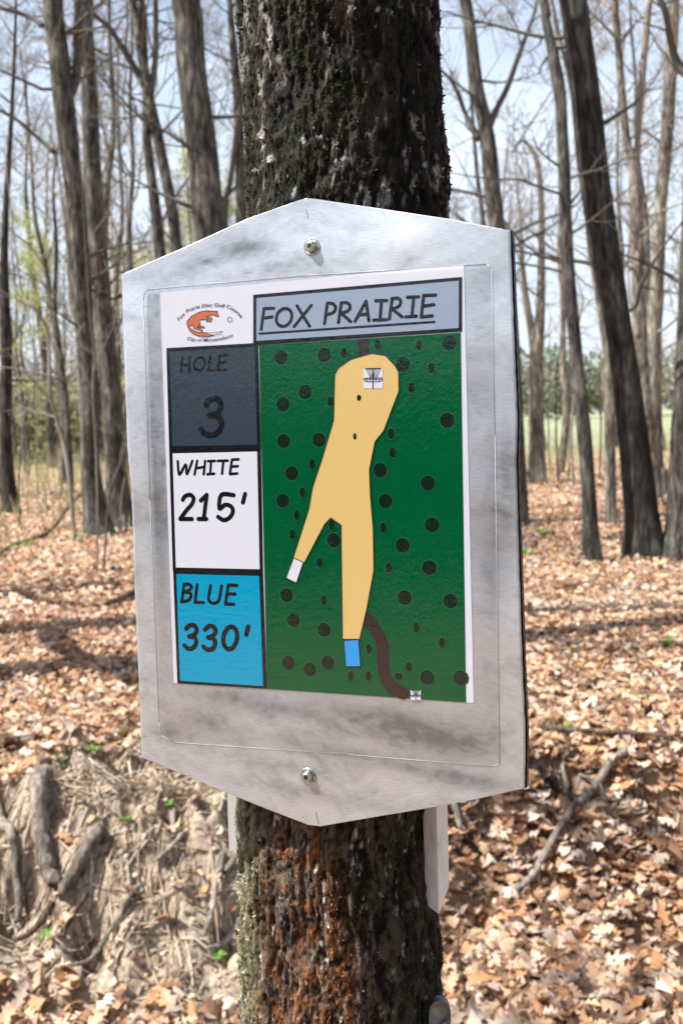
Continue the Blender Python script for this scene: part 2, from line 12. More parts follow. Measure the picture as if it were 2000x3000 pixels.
# ---------------------------------------------------------------- noise
def _h(ix, iy, iz, seed):
    n = (ix.astype(np.uint32)*np.uint32(374761393) + iy.astype(np.uint32)*np.uint32(668265263)
         + iz.astype(np.uint32)*np.uint32(2246822519) + np.uint32(seed*974711 & 0xffffffff))
    n = (n ^ (n >> np.uint32(13)))*np.uint32(1274126177)
    n = (n ^ (n >> np.uint32(16)))*np.uint32(2654435769)
    n = n ^ (n >> np.uint32(15))
    return n.astype(np.float64)/4294967296.0
def vn(x, y, z, seed=0):
    x = np.asarray(x, float); y = np.asarray(y, float)+0*x; z = np.asarray(z, float)+0*x
    fx, fy, fz = np.floor(x), np.floor(y), np.floor(z)
    u, v, w = x-fx, y-fy, z-fz
    u = u*u*(3-2*u); v = v*v*(3-2*v); w = w*w*(3-2*w)
    ix, iy, iz = fx.astype(np.int64), fy.astype(np.int64), fz.astype(np.int64)
    r = 0
    for a in (0, 1):
        for b in (0, 1):
            for c in (0, 1):
                r = r + _h(ix+a, iy+b, iz+c, seed)*(u if a else 1-u)*(v if b else 1-v)*(w if c else 1-w)
    return r
def fbm(x, y, z, seed=0, o=3):
    r = 0; s = 0; a = 1.; k = 1.
    for i in range(o):
        r = r + a*vn(x*k, y*k, z*k, seed+i*7); s += a; a *= .5; k *= 2.03
    return r/s
def sst(a, b, x):
    t = np.clip((x-a)/(b-a), 0, 1); return t*t*(3-2*t)

# ---------------------------------------------------------------- mesh helpers
def make(name, V, F, mats, parent=None, mi=None, cols=None, smooth=False, world=None):
    me = bpy.data.meshes.new(name)
    if isinstance(V, np.ndarray) and isinstance(F, np.ndarray):
        n, k = F.shape
        me.vertices.add(len(V)); me.vertices.foreach_set('co', V.astype(np.float32).ravel())
        me.loops.add(n*k); me.loops.foreach_set('vertex_index', F.astype(np.int32).ravel())
        me.polygons.add(n); me.polygons.foreach_set('loop_start', np.arange(0, n*k, k, dtype=np.int32))
        try: me.polygons.foreach_set('loop_total', np.full(n, k, dtype=np.int32))
        except Exception: pass
        me.update(calc_edges=True)
    else:
        me.from_pydata([tuple(v) for v in V], [], [tuple(f) for f in F]); me.update()
    for m in (mats if isinstance(mats, (list, tuple)) else [mats]): me.materials.append(m)
    if mi is not None: me.polygons.foreach_set('material_index', np.asarray(mi, dtype=np.int32))
    if smooth: me.polygons.foreach_set('use_smooth', np.ones(len(me.polygons), dtype=bool))
    if cols is not None:
        at = me.color_attributes.new('Col', 'FLOAT_COLOR', 'POINT')
        c = np.ones((len(me.vertices), 4), dtype=np.float32); c[:, :3] = cols
        at.data.foreach_set('color', c.ravel())
    o = bpy.data.objects.new(name, me); C.objects.link(o)
    if parent: o.parent = parent
    return o
def empty(name, loc=(0, 0, 0), rz=0):
    o = bpy.data.objects.new(name, None); C.objects.link(o); o.location = loc; o.rotation_euler = (0, 0, rz)
    o.empty_display_size = .1
    return o
def tag(o, label=None, cat=None, group=None, kind=None):
    if label: o['label'] = label
    if cat: o['category'] = cat
    if group: o['group'] = group
    if kind: o['kind'] = kind
    return o
class MB:
    def __init__(s): s.V = []; s.F = []; s.M = []; s.Cc = []; s.T = []
    def add(s, V, F, m=0, col=None):
        b = len(s.V); s.V += [tuple(v) for v in V]; s.F += [tuple(i+b for i in f) for f in F]; s.M += [m]*len(F)
        s.Cc += [col or (1, 1, 1)]*len(V)
    def box(s, x0, x1, y0, y1, z0, z1, m=0):
        V = [(x, y, z) for x in (x0, x1) for y in (y0, y1) for z in (z0, z1)]
        s.add(V, [(0, 1, 3, 2), (4, 6, 7, 5), (0, 4, 5, 1), (2, 3, 7, 6), (0, 2, 6, 4), (1, 5, 7, 3)], m)
    def tube(s, P, R, n=6, m=0, cap=True, col=None):
        s.T.append(([tuple(p) for p in P], list(R), n, m, cap, col or (1, 1, 1)))
    def flush(s):
        """all tubes at once, in batches of equal length and side count"""
        V = [np.array(s.V, float).reshape(-1, 3)]; Cc = [np.array(s.Cc, float).reshape(-1, 3)]; off = len(s.V)
        F = {}; 
        for f, m in zip(s.F, s.M): F.setdefault(len(f), []).append((f, m))
        F = {k: [(np.array([q[0] for q in v]), np.array([q[1] for q in v]))] for k, v in F.items()}
        gr = {}
        for q in s.T: gr.setdefault((len(q[0]), q[2], q[3], q[4]), []).append(q)
        for (k, n, m, cap), L in gr.items():
            P = np.array([q[0] for q in L]); R = np.array([q[1][:k] for q in L]); c = np.array([q[5] for q in L]); K = len(L)
            T = np.empty_like(P); T[:, 1:-1] = P[:, 2:]-P[:, :-2]; T[:, 0] = P[:, 1]-P[:, 0]; T[:, -1] = P[:, -1]-P[:, -2]
            T /= np.linalg.norm(T, axis=2, keepdims=True)+1e-12
            ref = np.where(np.abs(T[:, 0, 2:3]) < .9, np.array([[0, 0, 1.]]), np.array([[1., 0, 0]])); u = np.cross(T[:, 0], ref); u /= np.linalg.norm(u, axis=1, keepdims=True)
            A = 2*PI*np.arange(n)/n; ca, sa = np.cos(A)[None, :, None], np.sin(A)[None, :, None]; ring = []
            for i in range(k):
                t = T[:, i]; u = u-t*(u*t).sum(1, keepdims=True); u /= np.linalg.norm(u, axis=1, keepdims=True)+1e-12; w = np.cross(t, u)
                ring.append(P[:, i][:, None]+(u[:, None]*ca+w[:, None]*sa)*R[:, i][:, None, None])
            W = np.stack(ring, 1).reshape(-1, 3); V.append(W); Cc.append(np.repeat(c, k*n, 0))
            b, i, j = np.meshgrid(np.arange(K)*k*n+off, np.arange(k-1)*n, np.arange(n), indexing='ij')
            j2 = (j+1) % n; Q = np.stack([b+i+j, b+i+j2, b+i+n+j2, b+i+n+j], 3).reshape(-1, 4)
            F.setdefault(4, []).append((Q, np.full(len(Q), m)))
            if cap:
                b0 = (np.arange(K)*k*n+off)[:, None]
                F.setdefault(n, []).append((b0+np.arange(n)[None, ::-1], np.full(K, m))); F.setdefault(n, []).append((b0+(k-1)*n+np.arange(n)[None], np.full(K, m)))
            off += len(W)
        return np.concatenate(V), {k: (np.concatenate([q[0] for q in v]), np.concatenate([q[1] for q in v])) for k, v in F.items()}, np.concatenate(Cc)
    def build(s, name, mats, parent=None, smooth=False, cols=False):
        V, F, Cc = s.flush(); me = bpy.data.meshes.new(name)
        lv = np.concatenate([f.ravel() for f, _ in F.values()]); cnt = np.concatenate([np.full(len(f), k) for k, (f, _) in F.items()]); mi = np.concatenate([m for _, m in F.values()])
        me.vertices.add(len(V)); me.vertices.foreach_set('co', V.astype(np.float32).ravel())
        me.loops.add(len(lv)); me.loops.foreach_set('vertex_index', lv.astype(np.int32))
        me.polygons.add(len(cnt)); me.polygons.foreach_set('loop_start', (np.cumsum(cnt)-cnt).astype(np.int32))
        for m in (mats if isinstance(mats, (list, tuple)) else [mats]): me.materials.append(m)
        me.polygons.foreach_set('material_index', mi.astype(np.int32))
        if smooth: me.polygons.foreach_set('use_smooth', np.ones(len(cnt), dtype=bool))
        me.update(calc_edges=True)
        if cols:
            at = me.color_attributes.new('Col', 'FLOAT_COLOR', 'POINT'); c = np.ones((len(V), 4), dtype=np.float32); c[:, :3] = Cc; at.data.foreach_set('color', c.ravel())
        o = bpy.data.objects.new(name, me); C.objects.link(o)
        if parent: o.parent = parent
        return o

# ---------------------------------------------------------------- materials
def mat(name, col=(.5, .5, .5), rough=.9, metal=0, spec=.5):
    m = bpy.data.materials.new(name); m.use_nodes = True
    b = m.node_tree.nodes['Principled BSDF']
    b.inputs['Base Color'].default_value = (*col, 1); b.inputs['Roughness'].default_value = rough
    b.inputs['Metallic'].default_value = metal; b.inputs['Specular IOR Level'].default_value = spec
    return m, m.node_tree, b
def N(t, typ, **k):
    n = t.nodes.new(typ)
    for a, v in k.items(): setattr(n, a, v)
    return n
def noise_tex(t, scale, detail=4, vec=None, rough=.6):
    n = N(t, 'ShaderNodeTexNoise'); n.inputs['Scale'].default_value = scale; n.inputs['Detail'].default_value = detail
    n.inputs['Roughness'].default_value = rough
    if vec is not None: t.links.new(vec, n.inputs['Vector'])
    return n.outputs['Fac']
def coords(t, sc=(1, 1, 1), kind='Object'):
    c = N(t, 'ShaderNodeTexCoord'); m = N(t, 'ShaderNodeMapping'); m.inputs['Scale'].default_value = sc
    t.links.new(c.outputs[kind], m.inputs['Vector']); return m.outputs['Vector']
def ramp(t, fac, stops):
    r = N(t, 'ShaderNodeValToRGB'); e = r.color_ramp.elements
    while len(e) < len(stops): e.new(.5)
    for el, (p, c) in zip(e, stops): el.position = p; el.color = (*c, 1)
    t.links.new(fac, r.inputs['Fac']); return r.outputs['Color']
def mixc(t, fac, a, b, mode='MIX'):
    m = N(t, 'ShaderNodeMix', data_type='RGBA', blend_type=mode)
    for sk, v in ((0, fac), (6, a), (7, b)):
        if isinstance(v, (int, float)): m.inputs[sk].default_value = v
        elif isinstance(v, tuple): m.inputs[sk].default_value = (*v, 1)
        else: t.links.new(v, m.inputs[sk])
    return m.outputs[2]
def bump(t, b, h, dist, strength=1.):
    n = N(t, 'ShaderNodeBump'); n.inputs['Distance'].default_value = dist; n.inputs['Strength'].default_value = strength
    t.links.new(h, n.inputs['Height']); t.links.new(n.outputs['Normal'], b.inputs['Normal'])
def attr(t, name='Col'):
    a = N(t, 'ShaderNodeAttribute'); a.attribute_name = name; return a.outputs['Color']

def bark_mat(name, dark, light, sc=1.):
    m, t, b = mat(name, rough=.95, spec=.15)
    v = coords(t, (1, 1, .16)); f = noise_tex(t, 26*sc, 6, v, .7); g = noise_tex(t, 2.2, 5, coords(t, (1, 1, .5)), .65)
    f2 = noise_tex(t, 9*sc, 4, coords(t, (1, 1, .35)), .6)
    c = ramp(t, f, [(.36, dark), (.5, tuple(p*.6+q*.4 for p, q in zip(dark, light))), (.62, light)])
    c = mixc(t, 1., c, ramp(t, g, [(.35, (.62, .60, .56)), (.5, (1., 1., .97)), (.65, (1.35, 1.34, 1.27))]), 'MULTIPLY')
    c = mixc(t, 1., c, ramp(t, f2, [(.38, (.6, .6, .6)), (.6, (1.15, 1.15, 1.15))]), 'MULTIPLY')
    t.links.new(c, b.inputs['Base Color'])
    ad = N(t, 'ShaderNodeMath', operation='ADD'); t.links.new(f, ad.inputs[0]); t.links.new(f2, ad.inputs[1]); bump(t, b, ad.outputs[0], .05, 1.)
    return m
M_bark = bark_mat('grey_brown_bark', (.028, .027, .024), (.23, .218, .19))
M_bark2 = bark_mat('pale_bark', (.085, .075, .062), (.44, .395, .33))
M_bark3 = bark_mat('dark_bark', (.020, .018, .017), (.10, .093, .082))
M_twig, t, b = mat('twig_bark', (.25, .225, .19), .9, spec=.2)
M_twigd, t, b = mat('limb_bark', (.105, .096, .082), .9, spec=.2)

def leafmat(name, trans=.25):
    m, t, b = mat(name, rough=.7, spec=.25)
    c = attr(t); n = noise_tex(t, 60, 3, coords(t))
    c = mixc(t, 1., c, ramp(t, n, [(.3, (.82, .8, .78)), (.7, (1.12, 1.1, 1.08))]), 'MULTIPLY')
    t.links.new(c, b.inputs['Base Color'])
    tr = N(t, 'ShaderNodeBsdfTranslucent'); t.links.new(c, tr.inputs['Color'])
    mx = N(t, 'ShaderNodeMixShader'); mx.inputs[0].default_value = trans
    t.links.new(b.outputs[0], mx.inputs[1]); t.links.new(tr.outputs[0], mx.inputs[2])
    t.links.new(mx.outputs[0], t.nodes['Material Output'].inputs['Surface'])
    return m
M_leaf = leafmat('dry_leaf', .3)
M_green = leafmat('fresh_leaf', .4)
M_vc, t, b = mat('coloured_bark', rough=.95, spec=.25)
c = attr(t); n = noise_tex(t, 900, 3, coords(t, (1, 1, .5)))
c = mixc(t, 1., c, ramp(t, n, [(.3, (.62, .6, .58)), (.7, (1.35, 1.33, 1.3))]), 'MULTIPLY')
t.links.new(c, b.inputs['Base Color']); bump(t, b, n, .0012, 1.)
M_moss, t, b = mat('moss', rough=.95, spec=.2); t.links.new(attr(t), b.inputs['Base Color'])

# ---------------------------------------------------------------- terrain
def crest(x): return 4.5+np.clip(.3*x, -.6, .3)
def terr(x, y):
    x = np.asarray(x, float); y = np.asarray(y, float)
    w = fbm(x*1.7, y*1.7, 0*x, 3)-.5
    s = sst(0, 1, (y-(crest(x)-.95)+w*.5)/.95)
    z = -.5*(1-s)
    z = z + .32*(1-sst(.4, 2.6, y))
    nearw = np.exp(-((y-4.2)/1.1)**2)
    left = sst(.4, -.5, x)
    z = z + nearw*left*(.22*(fbm(x*4, y*4, 0*x, 5)-.5) + .11*(fbm(x*13, y*13, 0*x, 9)-.5) + .05*(fbm(x*40, y*40, 0*x, 19)-.5) - .022*np.clip(np.abs(fbm(x*11, y*13, 0*x, 119)-.5)*-9+.6, 0, 1) - .05*np.clip(fbm(x*8, y*8, 0*x, 129)-.60, 0, 1)*6)
    z = z + left*.16*np.exp(-((y-crest(x)-.12)/.38)**2)*sst(-2.2, -1.3, x)*(1-.0*x)
    z = z + .05*(fbm(x*.9, y*.9, 0*x, 21)-.5) + .03*(fbm(x*5, y*5, 0*x, 31)-.5)*np.exp(-np.abs(y)/15)
    # dark hollows washed out of the bank
    for hx, hy, hr, hd in ((-.42, 3.72, .10, .16), (-1.28, 3.70, .16, .2), (-1.45, 3.95, .1, .12), (.98, 4.45, .11, .14), (.62, 4.35, .09, .12), (-.72, 4.0, .06, .08), (1.45, 4.35, .12, .15), (.5, 3.95, .09, .12), (1.15, 3.8, .12, .12), (-1.0, 3.62, .09, .12), (-.15, 4.1, .06, .08)):
        z = z - 1.5*hd*np.exp(-(((x-hx)**2+(y-hy)**2)/hr**2)**1.6)
    z = z + .35*(fbm(x*.05, y*.05, 0*x, 41)-.5)*sst(20, 60, y)
    return z
def tz(x, y): return float(terr(np.array([x]), np.array([y]))[0])
TZX = np.arange(-20.5, 20.5, .125); TZY = np.arange(3, 46, .125)
NRX = np.arange(-2.2, 2.6, .01); NRY = np.arange(2.8, 5.8, .01)
FARZ = terr(*np.meshgrid(TZX, TZY)); NEARZ = terr(*np.meshgrid(NRX, NRY))
def tzq(x, y):
    """quick terrain height from a table"""
    for (ax, ay, Zt, st) in ((NRX, NRY, NEARZ, .01), (TZX, TZY, FARZ, .125)):
        u, v = (x-ax[0])/st, (y-ay[0])/st
        if 0 <= u < len(ax)-1 and 0 <= v < len(ay)-1:
            i, j = int(u), int(v); u -= i; v -= j
            return float((Zt[j, i]*(1-u)+Zt[j, i+1]*u)*(1-v)+(Zt[j+1, i]*(1-u)+Zt[j+1, i+1]*u)*v)
    return tz(x, y)
def dirtmask(x, y):
    a = sst(.25, -.15, x)*sst(3.2, 3.5, y)*(1-sst(-.28, .1, y-crest(x)-.10-.30*sst(-1.45, -.8, x)))
    edge = fbm(x*3, y*3, 0*x, 55)
    a = a*sst(.04, .22, edge+.28*a)
    a = np.maximum(a, .55*sst(.1, -.3, x)*np.exp(-((y-crest(x)-.1)/.22)**2))
    p = sst(.1, .7, x)*np.exp(-((y-7.9-.12*x)/.55)**2)*sst(.3, .6, fbm(x*1.2, y*1.2, 0*x, 66)+.2)
    return np.clip(a+.8*p, 0, 1)
def grassmask(x, y):
    edge = 44+10*(fbm(x*.06, y*.06, 0*x, 77)-.5)
    return sst(-1.5, 1.5, y-edge)

def grid_axis(lim, fine, n):
    k = math.asinh(lim/fine)
    return fine*np.sinh(np.linspace(-k, k, n))
xe = np.geomspace(2.33, 900, 110); xs = np.concatenate([-xe[::-1], np.arange(-2.3, 2.31, .0105), xe])
ys = np.concatenate([-(np.geomspace(1, 900, 60)[::-1])+.6, np.linspace(-.35, 2.9, 90), np.linspace(2.92, 5.3, 240), np.geomspace(5.32, 60, 230), np.geomspace(61, 1500, 60)])
X, Y = np.meshgrid(xs, ys)
Z = terr(X, Y)
V = np.stack([X.ravel(), Y.ravel(), Z.ravel()], 1)
nx, ny = len(xs), len(ys)
I = (np.arange(ny-1)[:, None]*nx+np.arange(nx-1)[None, :]).ravel()
F = np.stack([I, I+1, I+nx+1, I+nx], 1)
cc = np.stack([dirtmask(X, Y).ravel(), grassmask(X, Y).ravel(), sst(18, 34, Y).ravel()], 1)
M_gr, t, b = mat('forest_floor', rough=.95, spec=.15)
sp = N(t, 'ShaderNodeSeparateColor'); t.links.new(attr(t), sp.inputs[0])
vo = N(t, 'ShaderNodeTexVoronoi'); vo.inputs['Scale'].default_value = 24; t.links.new(coords(t, (1, 1, .4)), vo.inputs['Vector'])
sv = N(t, 'ShaderNodeSeparateColor'); t.links.new(vo.outputs['Color'], sv.inputs[0])
lit = ramp(t, sv.outputs[0], [(0, (.13, .075, .045)), (.3, (.30, .18, .10)), (.55, (.46, .30, .18)), (.8, (.50, .38, .28)), (1, (.22, .12, .07))])
big = noise_tex(t, .5, 4, coords(t)); lit = mixc(t, 1., lit, ramp(t, big, [(.35, (.7, .7, .7)), (.65, (1.1, 1.08, 1.05))]), 'MULTIPLY')
scrub = ramp(t, noise_tex(t, 1.3, 5, coords(t)), [(.3, (.20, .14, .08)), (.5, (.34, .27, .15)), (.7, (.24, .27, .11))])
lit = mixc(t, sp.outputs[2], lit, scrub)
dn = noise_tex(t, 34, 9, coords(t), .75)
dirt = ramp(t, dn, [(.36, (.15, .112, .075)), (.48, (.44, .35, .25)), (.64, (.66, .54, .41))])
gn = noise_tex(t, .35, 5, coords(t))
grs = ramp(t, gn, [(.3, (.16, .19, .09)), (.5, (.25, .27, .15)), (.7, (.32, .32, .20))])
c = mixc(t, sp.outputs[0], lit, dirt); c = mixc(t, sp.outputs[1], c, grs)
t.links.new(c, b.inputs['Base Color']); bump(t, b, dn, .02, 1.)
tag(make('ground', V, F, M_gr, cols=cc, smooth=True), kind='structure')

# ---------------------------------------------------------------- leaf litter
def leaf_template(detail):
    if detail:
        T = [0, .14, .27, .38, .52, .64, .78, .9, 1.]; W = [.02, .16, .34, .15, .40, .19, .36, .20, .02]
    else:
        T = [0, .3, .65, 1.]; W = [.03, .33, .36, .03]
    n = len(T); V = []; F = []
    for i in range(n): V += [(T[i], 0., 0), (T[i], W[i], 1), (T[i], -W[i]*.95, 1)]
    for i in range(n-1):
        a = 3*i; F += [(a, a+3, a+4, a+1), (a+3, a, a+2, a+5)]
    return np.array(V, float), np.array(F, int)
PAL = 1.18*np.array([(.58, .40, .26), (.64, .51, .40), (.50, .28, .14), (.27, .155, .09), (.42, .345, .28), (.62, .43, .285), (.11, .065, .042), (.70, .60, .50)])
def leaves(x, y, rng, detail, size=(.05, .12), lift=.03):
    n = len(x); T, F = leaf_template(detail); k = len(T)
    L = rng.uniform(*size, n); az = rng.uniform(0, 2*PI, n)
    asp = rng.uniform(.65, 1.05, n); curl = rng.normal(0, .7, n); bend = rng.normal(.1, .7, n)
    tt = T[None, :, 0]-.5; ww = T[None, :, 1]*asp[:, None]
    px = tt+0*ww; py = ww; pz = curl[:, None]*np.abs(ww)*.9+bend[:, None]*tt**2*1.2 + .12*np.sin(px*9+az[:, None]*3)*ww
    px, py, pz = px*L[:, None], py*L[:, None], pz*L[:, None]
    # tilt
    a = np.clip(rng.normal(0, .30, n), -1.2, 1.2)[:, None]; bb = np.clip(rng.normal(0, .30, n), -1.2, 1.2)[:, None]
    py, pz = py*np.cos(a)-pz*np.sin(a), py*np.sin(a)+pz*np.cos(a)
    px, pz = px*np.cos(bb)+pz*np.sin(bb), -px*np.sin(bb)+pz*np.cos(bb)
    ca, sa = np.cos(az)[:, None], np.sin(az)[:, None]
    gx, gy = px*ca-py*sa, px*sa+py*ca
    gz = terr(x, y)
    mn = pz.min(1)
    lz = gz+rng.uniform(0, lift, n)-mn*.75
    V = np.stack([gx+x[:, None], gy+y[:, None], pz+lz[:, None]], 2).reshape(-1, 3)
    FF = (F[None]+(np.arange(n)*k)[:, None, None]).reshape(-1, 4)
    col = PAL[rng.choice(len(PAL), n, p=(.19, .13, .14, .18, .10, .12, .10, .04))]*rng.uniform(.75, 1.12, (n, 1))
    return V, FF, np.repeat(col, k, 0)
rng = np.random.default_rng(5)
def scatter(n, y0, y1, power=1., half=.46, pad=.8):
    y = y0+(y1-y0)*rng.uniform(0, 1, n)**power
    x = rng.uniform(-1, 1, n)*(half*y+pad)
    keep = rng.uniform(0, 1, n) > dirtmask(x, y)*.975
    return x[keep], y[keep]
VV = []; FF = []; CC = []; off = 0
for n, y0, y1, pw, det, sz, lf in ((30000, 1.2, 5.2, .75, True, (.025, .105), .045), (34000, 4.6, 9, .8, True, (.028, .08), .04), (30000, 8, 16, .85, False, (.035, .095), .045), (22000, 15, 32, .9, False, (.05, .12), .05)):
    x, y = scatter(n, y0, y1, pw)
    v, f_, c_ = leaves(x, y, rng, det, sz, lf)
    VV.append(v); FF.append(f_+off); CC.append(c_); off += len(v)
lf = make('leaf_litter', np.concatenate(VV), np.concatenate(FF), M_leaf, cols=np.concatenate(CC))
tag(lf, 'dry tan and brown oak leaves covering the forest floor', 'leaves', kind='stuff')

# ---------------------------------------------------------------- twig litter on the bank
mb = MB()
def lie(x, y, dz=0): return (x, y, tzq(x, y)+dz)
cols = [(.38, .29, .20), (.52, .43, .32), (.15, .10, .06), (.62, .52, .40), (.24, .17, .11)]
for i in range(2600):
    if RND.random() < .72:
        x = RND.uniform(-1.75, .25); y = RND.uniform(3.35, 4.75)
    else:
        x = RND.uniform(.1, 2.0); y = RND.uniform(3.3, 5.2)
    L = RND.uniform(.04, .22)*(1 if RND.random() < .8 else 1.8); a = RND.gauss(.9, .7); r = RND.uniform(.0012, .0045)
    P = []
    k = 4
    for j in range(k):
        s = (j/(k-1)-.5)*L; xx = x+math.cos(a)*s+RND.uniform(-.1, .1)*L*.4; yy = y+math.sin(a)*s*.9
        P.append(lie(xx, yy, r+RND.uniform(0, .012)))
    mb.tube(P, [r, r, r*.9, r*.6], 4, col=RND.choice(cols), cap=False)
for i in range(900):
    x = RND.uniform(-1.75, .15); y = float(crest(x))+RND.gauss(-.05, .22); L = RND.uniform(.06, .24); a = RND.gauss(-2.0, .6) if RND.random() < .35 else RND.gauss(.8, .5); r = RND.uniform(.0008, .003)
    P = [lie(x+math.cos(a)*L*q+RND.gauss(0, .012), y+math.sin(a)*L*q, r+abs(RND.gauss(0, .014))) for q in (0, .3, .6, 1)]
    mb.tube(P, [r, r, r*.9, r*.5], 4, col=RND.choice(cols[2:]+cols[:1]), cap=False)
M_tl, t, b = mat('twig_litter', rough=.9, spec=.2); t.links.new(attr(t), b.inputs['Base Color'])
tag(mb.build('twig_litter', M_tl, cols=True), 'loose twigs, bark and root fibres strewn over the dirt bank', 'twigs', kind='stuff')

# dirt clods on the bank
def blob(mb, c, r, seed, sq=.7, m=0, col=None):
    nu, nv = 12, 8; ph, th = np.meshgrid(PI*np.arange(nv+1)/nv, 2*PI*np.arange(nu)/nu, indexing='ij')
    d = np.stack([np.sin(ph)*np.cos(th), np.sin(ph)*np.sin(th), np.cos(ph)], 2).reshape(-1, 3)
    k = r*(.6+.8*fbm(d[:, 0]*1.6+seed, d[:, 1]*1.6, d[:, 2]*1.6, 4))[:, None]
    V = np.array(c)+d*k*np.array([1, 1, sq]); F = []
    for j in range(nv):
        for i in range(nu): F.append((j*nu+i, (j+1)*nu+i, (j+1)*nu+(i+1) % nu, j*nu+(i+1) % nu))
    mb.add(V.tolist(), F, m, col)
M_clod, t, b = mat('dry_soil', rough=1, spec=.1)
n_ = noise_tex(t, 30, 8, coords(t), .7); t.links.new(ramp(t, n_, [(.3, (.26, .19, .12)), (.5, (.54, .41, .28)), (.7, (.72, .58, .43))]), b.inputs['Base Color']); bump(t, b, n_, .02)
mb = MB()
for i in range(900):
    x = RND.uniform(-1.7, .1); y = RND.uniform(3.5, 4.6); r = RND.uniform(.003, .011)*(1 if RND.random() < .94 else 1.6)
    blob(mb, lie(x, y, r*.2), r, i*3.1)
tag(mb.build('soil_crumbs', M_clod, smooth=True), 'crumbling lumps of dry pale soil over the bank', 'soil', kind='stuff')
mb = MB(); blob(mb, lie(-.40, 3.60, .035), .075, 3.7, .8)
tag(mb.build('dirt_clod', M_clod, smooth=True), 'big lump of dry soil beside the dark hollow in the bank', 'clod')

# ---------------------------------------------------------------- sticks
M_wood = bark_mat('weathered_wood', (.26, .22, .18), (.62, .55, .47), 1.6)
M_wood2 = bark_mat('brown_stick', (.09, .065, .045), (.30, .23, .17), 1.6)
def catmull(P, n=5):
    out = []
    for i in range(len(P)-1):
        p0 = P[max(i-1, 0)]; p1 = P[i]; p2 = P[i+1]; p3 = P[min(i+2, len(P)-1)]
        for j in range(n):
            t_ = j/n
            out.append(tuple(.5*((2*b_)+(-a_+c_)*t_+(2*a_-5*b_+4*c_-d_)*t_*t_+(-a_+3*b_-3*c_+d_)*t_**3) for a_, b_, c_, d_ in zip(p0, p1, p2, p3)))
    out.append(tuple(P[-1])); return out
SL = {
 'log': ('weathered_log', 'thick pale grey broken log lying down the dirt bank near the left edge', 'log', 1),
 'curved': ('driftwood_branch', 'curved grey branch at the left edge of the dirt bank', 'branch', 1),
 'root_log': ('broken_root', 'short thick pale root stub below the grey log on the bank', 'root', 1),
 'long': ('long_stick', 'long thin grey stick slanting down the bank to the bottom leaves', 'stick', 1),
 'short1': ('short_stick', 'short pale stick in the middle of the bare soil', 'stick', 1),
 'short2': ('short_stick', 'short dark-ended stick just right of the thick root stub', 'stick', 0),
 'by_trunk': ('forked_stick', 'bent pale stick standing on the bank left of the sign tree', 'stick', 1),
 'by_trunk2': ('leaning_stick', 'straight grey stick passing behind the sign tree at its left', 'stick', 1),
 'left_low': ('root_piece', 'slanting brown root piece low at the left edge under the log', 'root', 0),
 'chip1': ('bark_strip', 'narrow bark strip pointing down the bank under the sign corner', 'bark strip', 1),
 'chip2': ('wood_chip', 'wide pale wood chip below the lower left sign corner', 'wood chip', 1),
 'chip3': ('wood_chip', 'upright grey wood chip right of the grey log', 'wood chip', 1),
 'thin1': ('thin_stick', 'very thin grey stick lying across the upper bank', 'stick', 1),
 'pale': ('pale_stick', 'pale bare stick touching the left side of the sign tree', 'stick', 1),
 'right_long': ('fallen_branch', 'long grey branch slanting across the leaves right of the sign tree', 'branch', 1),
 'right_fork': ('side_twig', 'thin twig crossing the long grey branch', 'twig', 1),
 'right_a': ('short_stick', 'short grey stick just below the bank edge at right', 'stick', 1),
 'right_b': ('pale_stick', 'pale stick beside the white strip right of the trunk', 'stick', 1),
 'crest': ('fallen_branch', 'thin brown branch lying along the bank edge at right', 'branch', 0),
 'mid_left': ('fallen_branch', 'dark short branch on the leaves beside the left edge of the sign', 'branch', 0),
 'left_far': ('fallen_branch', 'grey branch on the leaves above the dirt bank at left', 'branch', 1)}
for k, (nm, lb, ct, pale) in SL.items():
    r, P = DATA['sticks'][k]; r = min(r*(1.1 if r > .03 else 1.3), .048)
    lift = .35*r+(.055 if k in ('right_long', 'crest', 'right_fork', 'right_a', 'right_b', 'mid_left', 'left_far') else .03 if k in ('long', 'by_trunk', 'by_trunk2', 'left_low', 'short2', 'short1') else .02)
    Q = catmull([lie(x, y, lift+r*.5) for x, y in P], 6)
    n = len(Q); zz = [q[2] for q in Q]
    # a stick is stiff: smooth its height
    Q = [(q[0]+RND.uniform(-.25, .25)*r, q[1], max(.5*zz[i]+.5*(zz[0]+(zz[-1]-zz[0])*i/(n-1)), zz[i])) for i, q in enumerate(Q)]
    R = [r*(1-.35*i/(n-1))*RND.uniform(.9, 1.12) for i in range(n)]
    mb = MB(); mb.tube(Q, R, 9)
    if k == 'right_long':
        mb.tube([Q[n//2], (Q[n//2][0]+.03, Q[n//2][1]+.02, Q[n//2][2]+.05)], [r*.5, r*.25], 6)
    tag(mb.build(nm, M_wood if pale else M_wood2, smooth=True), lb, ct)
P = DATA['fallen']; mb = MB()
mb.tube(catmull([(x, y, tz(x, y)+.07+.35*max(0, 1-i*.45)) for i, (x, y) in enumerate(P)], 4), [.045*(1-.6*i/20) for i in range(21)], 8)
tag(mb.build('fallen_limb', M_wood2, smooth=True), 'fallen bare limb leaning on the foot of the double trunk at left', 'limb')
mb = MB(); x0, y0 = .36, 3.25; z0 = tz(x0, y0)
mb.tube([(x0+.02, y0, z0-.02), (x0+.01, y0, z0+.12), (x0-.01, y0+.01, z0+.27), (x0+.0, y0+.02, z0+.40)], [.005, .0045, .004, .002], 6)
mb.tube([(x0-.01, y0+.01, z0+.27), (x0+.05, y0+.02, z0+.36)], [.003, .001], 5)
tag(mb.build('bare_seedling', M_wood2, smooth=True), 'thin bare upright stem in the leaves right of the sign tree', 'seedling')

